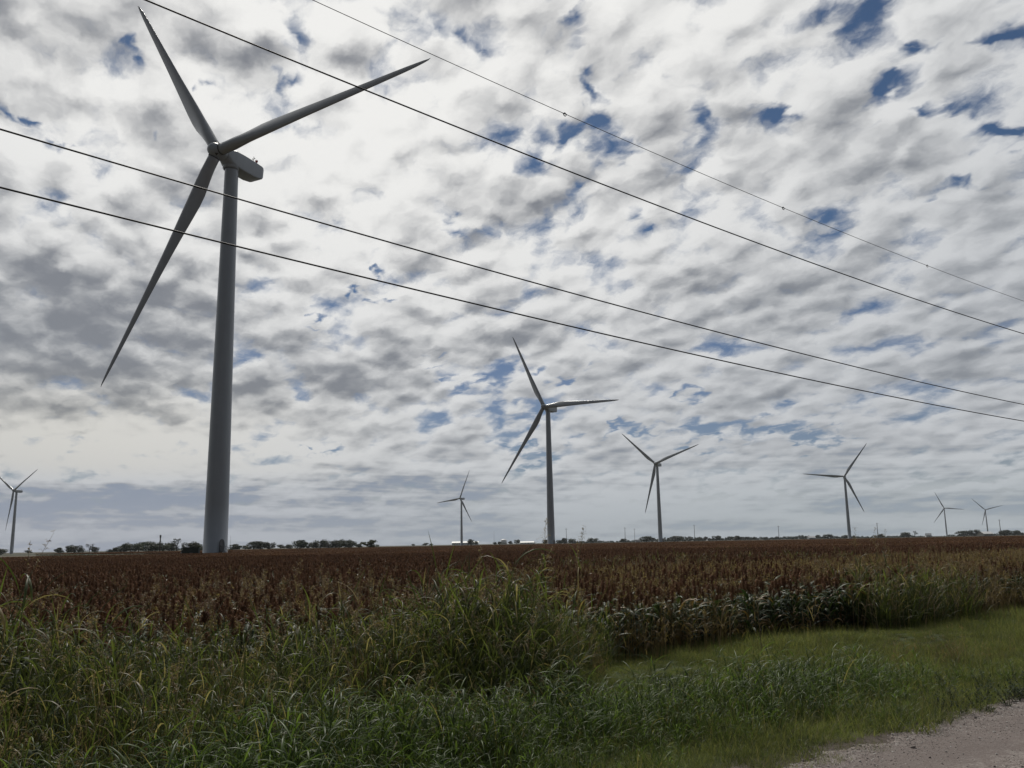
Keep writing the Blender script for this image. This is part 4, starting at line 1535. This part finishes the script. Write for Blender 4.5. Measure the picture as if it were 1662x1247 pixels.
keep = in_view(X, Y, 2.0) & (patch > .5)
scatter('verge_straw', 'dry', P[keep], rz(keep.sum()), .2, (RNG.uniform(.5, 1.15, keep.sum()) * np.where(tall_limit(s, t) < 0, .5, 1)[keep]),
        'tan dry stems mixed into the green roadside grass', 'grass')
# broad leaved dark weeds in hollows of the tall grass
s, t = grid_pts(8.0, 10.8, -8, 10, .5, .5)
X, Y, P = world_pts(s, t)
keep = in_view(X, Y, 2.0) & (fbm(s, t, 1.0, 43) + RNG.uniform(-.4, .4, len(s)) > .75) & (tall_limit(s, t) > 1.2)
scatter('broad_weeds', 'broad', P[keep], rz(keep.sum()), .15, RNG.uniform(.7, 1.25, keep.sum()),
        'grey green broad leaved weeds among the tall roadside grass', 'weeds')
# mown sward
s, t = grid_pts(4.85, 12.0, 0, 62, .4, .4, .2)
X, Y, P = world_pts(s, t)
keep = in_view(X, Y, 2.0) & (tall_limit(s, t) < 1.5) & (s > road_edge(t) - .02 + .14 * fbm(s, t, 2.5, 51))
P[:, 2] = np.maximum(P[:, 2], -.06)
sc = (1.0 + .36 * fbm(s, t, .9, 13)) * np.exp(RNG.normal(0, .22, len(s)))
scatter('mown_grass', 'mown', P[keep], rz(keep.sum()), .02, np.clip(sc, .6, 1.9)[keep],
        'short mown green grass strip between gravel road and crop', 'grass')
# ragged short undergrowth below the tall grass
s, t = grid_pts(5.3, 11.2, -9, 12, .4, .4, .12)
X, Y, P = world_pts(s, t)
keep = in_view(X, Y, 2.5) & (tall_limit(s, t) >= 1.2)
scatter('undergrowth', 'mown', P[keep], rz(keep.sum()), .02, np.full(keep.sum(), 1.5),
        'short green undergrowth below the tall roadside grass', 'grass')
# roadside weeds
s, t = grid_pts(5.0, 8.6, -6, 18, .20, .20)
X, Y, P = world_pts(s, t)
lim = 7.7 - .16 * np.clip(t - 8.0, 0, 10) ** 1.35 + .5 * fbm(s, t, 1.4, 15)
thin = np.clip((s - 5.2) / .9, .25, 1)
keep = in_view(X, Y, 2.5) & (s < lim) & (RNG.random(len(s)) < thin * np.clip(.95 - .15 * np.clip(t - 8.2, 0, 20) + .45 * fbm(s, t, 1.3, 17), 0.04, 1))
sc = np.clip((.62 + .5 * (s - 5.3) / 1.8), .5, 1.12) + .30 * fbm(s, t, 1.6, 16)
scatter('roadside_weeds', 'weeds', P[keep], rz(keep.sum()), .12, (np.clip(sc * np.clip(1.32 - .05 * t, .5, 1.15), .3, 1.5) * np.clip(np.exp(RNG.normal(0, .2, len(s))), .5, 1.3))[keep],
        'knee high broad bladed green grass along the edge of the gravel road', 'grass')
s, t = grid_pts(5.1, 11, 7, 40, .45, .45)
X, Y, P = world_pts(s, t)
keep = in_view(X, Y, 2.0) & (tall_limit(s, t) < 0) & (fbm(s, t, .8, 19) + RNG.uniform(-.7, .7, len(s)) > .7)
scatter('verge_tufts', 'weeds', P[keep], rz(keep.sum()), .2, RNG.uniform(.25, .62, keep.sum()),
        'scattered small tufts on the mown grass strip', 'grass')
s, t = grid_pts(5.0, 7.0, 2, 22, .26, .26)
X, Y, P = world_pts(s, t)
keep = in_view(X, Y, 2.0) & (fbm(s, t, 1.3, 18) > .35 + .25 * (s - 5.2))
scatter('roadside_forbs', 'forbs', P[keep], rz(keep.sum()), .15, RNG.uniform(.5, 1.1, keep.sum()),
        'low dark small leaved weeds beside the gravel road', 'weeds')
# stones
n = 90000
s = np.concatenate([RNG.uniform(2.6, 5.2, n // 2), RNG.normal(4.85, .22, n // 4), RNG.normal(3.15, .3, n // 4)]); t = RNG.uniform(3, 22, len(s))
X, Y = s * NX + t * DX, s * NY + t * DY
zz = road_z(s, t)
keep = in_view(X, Y, 1.0) & (zz > -.05) & (np.abs(s - 3.95 - .1 * np.sin(t)) > RNG.uniform(0, .4, len(s)))
r = np.exp(RNG.normal(math.log(.0039), .45, len(s)))
r = np.where((RNG.random(len(s)) < .006) & (s > 4.5), r * RNG.uniform(2.0, 3.2, len(s)), r)
P = np.stack([X, Y, zz + r * .15], -1)
scatter('gravel', 'stones', P[keep], rz(keep.sum()), .5, r[keep], 'loose pale gravel stones strewn over the road and its edge', 'gravel')

# --- far woods along the right-hand horizon
b1 = []
for i in range(3):
    cb, lobes = crown_mesh(300 + i, 8, 420, .07, .9, 0, 1.3)
    b1.append(cb)
source('woods', b1, [M['crown_dark']])
pts, sc = [], []
for px in np.arange(905, 1700, 2.6):
    if RNG.random() < .12: continue
    Yd = 1700 + RNG.uniform(-120, 200)
    hp = 3.4 + 2.4 * (fbm(np.array([px * .02]), np.array([0.0]), 1.0, 21)[0]) + (2.0 if 1080 < px < 1150 or 1180 < px < 1330 else 0) + (1.5 if px > 1540 else 0)
    x, y = at(px, Yd)
    pts.append((x, y, -1.0)); sc.append(max(2.2, hp / FPX * Yd + 2.0) * RNG.uniform(.8, 1.1))
scatter('distant_woods', 'woods', pts, rz(len(pts)), 0, sc, 'thin dark line of far woods along the right half of the horizon', 'woods')


# ------------------------------------------------------------------ single stalks that stand out
def stalk(px, py_top, dist, label, bend=0.0, head=.3, spread=.06, leaves=4, dry=False, seed=0, name='grass_stalk', nsp=40):
    rg = np.random.default_rng(400 + seed)
    d = ray(px, py_top); sc_ = dist / math.hypot(d.x, d.y)
    tip = Vector((d.x * sc_, d.y * sc_, EYE + d.z * sc_))
    H = tip.z
    bxp = -bend * H
    sN = tip.x * NX + tip.y * NY; tN = tip.x * DX + tip.y * DY
    o = empty(name, (tip.x + bxp, tip.y, float(ground_z(sN, tN))))
    tag(o, label, 'grass stalk', 'tall stalks above the crop')
    neck = H - head * .85
    fr = neck / H
    b = MB()
    b.tube([(0, 0, 0), (-bxp * .25, 0, H * .4), (-bxp * fr ** 1.6, 0, neck)], [.006, .005, .003], 6, 0, .4)
    b.build('stem', M['dry'] if dry else M['grass'], o)
    b = MB()
    panicle(b, (-bxp * fr ** 1.6, 0, neck), head, spread, 0, math.atan(bend) * 1.3, 0, rg, nsp, .6)
    b.build('seed_head', M['panicle'], o)
    a = rg.uniform(0, 6.28)
    for j in range(leaves):
        u = .25 + .6 * j / max(1, leaves - 1)
        a += PI + rg.uniform(-.6, .6)
        b = MB()
        blade(b, (-bxp * u ** 1.6, 0, neck * u), a, rg.uniform(.35, .55), rg.uniform(.018, .028), rg.uniform(.2, .5), rg.uniform(.8, 1.9), 8, 0, rg.uniform(.1, .6) if not dry else .6, .2, rg.uniform(-1, 1), rg)
        b.build('leaf', M['dry'] if dry else M['grass'], o)
    return o


stalk(90, 862, 9.2, 'leaning feathery grass plume above the trees at far left', .35, .42, .05, 4, seed=1, nsp=20)
stalk(50, 872, 9.0, 'upright thin seed stalk at left between the leaning turbine and broad dark tree', .03, .34, .03, 4, seed=2, nsp=14)
stalk(20, 925, 8.8, 'stalk with pale curled leaves below the leaning turbine at the left edge', .05, .2, .03, 5, True, seed=3)
stalk(886, 852, 12.6, 'bushy seed plume overlapping the left edge of the second turbine base', .05, .42, .10, 4, seed=4)
stalk(937, 872, 11.8, 'pale thick stalk standing just right of the second turbine base', .02, .42, .03, 4, True, seed=5)
stalk(948, 858, 12.4, 'thin wispy plume right of the pale thick stalk', .14, .34, .07, 3, seed=6)
stalk(586, 902, 10.2, 'lone pale stalk rising from the crop below the lone round tree', .04, .3, .02, 3, True, seed=7)
stalk(1420, 858, 20.0, 'wispy plume at the left side of the pole right of the fourth turbine', .03, .5, .12, 4, seed=8)
stalk(1388, 862, 19.0, 'wispy plume just right of the fourth turbine base', .06, .5, .12, 4, seed=9)
stalk(1437, 866, 19.6, 'wispy plume at the right side of the pole right of the fourth turbine', .08, .5, .12, 4, seed=10)
stalk(780, 893, 11.5, 'thin seed stalk over the crop below the tree at the white building', .06, .34, .05, 4, seed=11)


# ------------------------------------------------------------------ thin air
hm = bpy.data.materials.new('haze'); hm.use_nodes = True
hm.node_tree.nodes.clear()
hv = hm.node_tree.nodes.new('ShaderNodeVolumePrincipled')
hv.inputs['Color'].default_value = (0.86, 0.90, 0.95, 1)
hv.inputs['Density'].default_value = 0.000055
ho = hm.node_tree.nodes.new('ShaderNodeOutputMaterial')
hm.node_tree.links.new(hv.outputs[0], ho.inputs['Volume'])
b = MB(); b.box((0, 0, 69.0), (13000, 13000, 142.0))
hz = b.build('haze', hm)
tag(hz, 'thin pale haze greying the far turbines and trees', 'haze', kind='stuff')
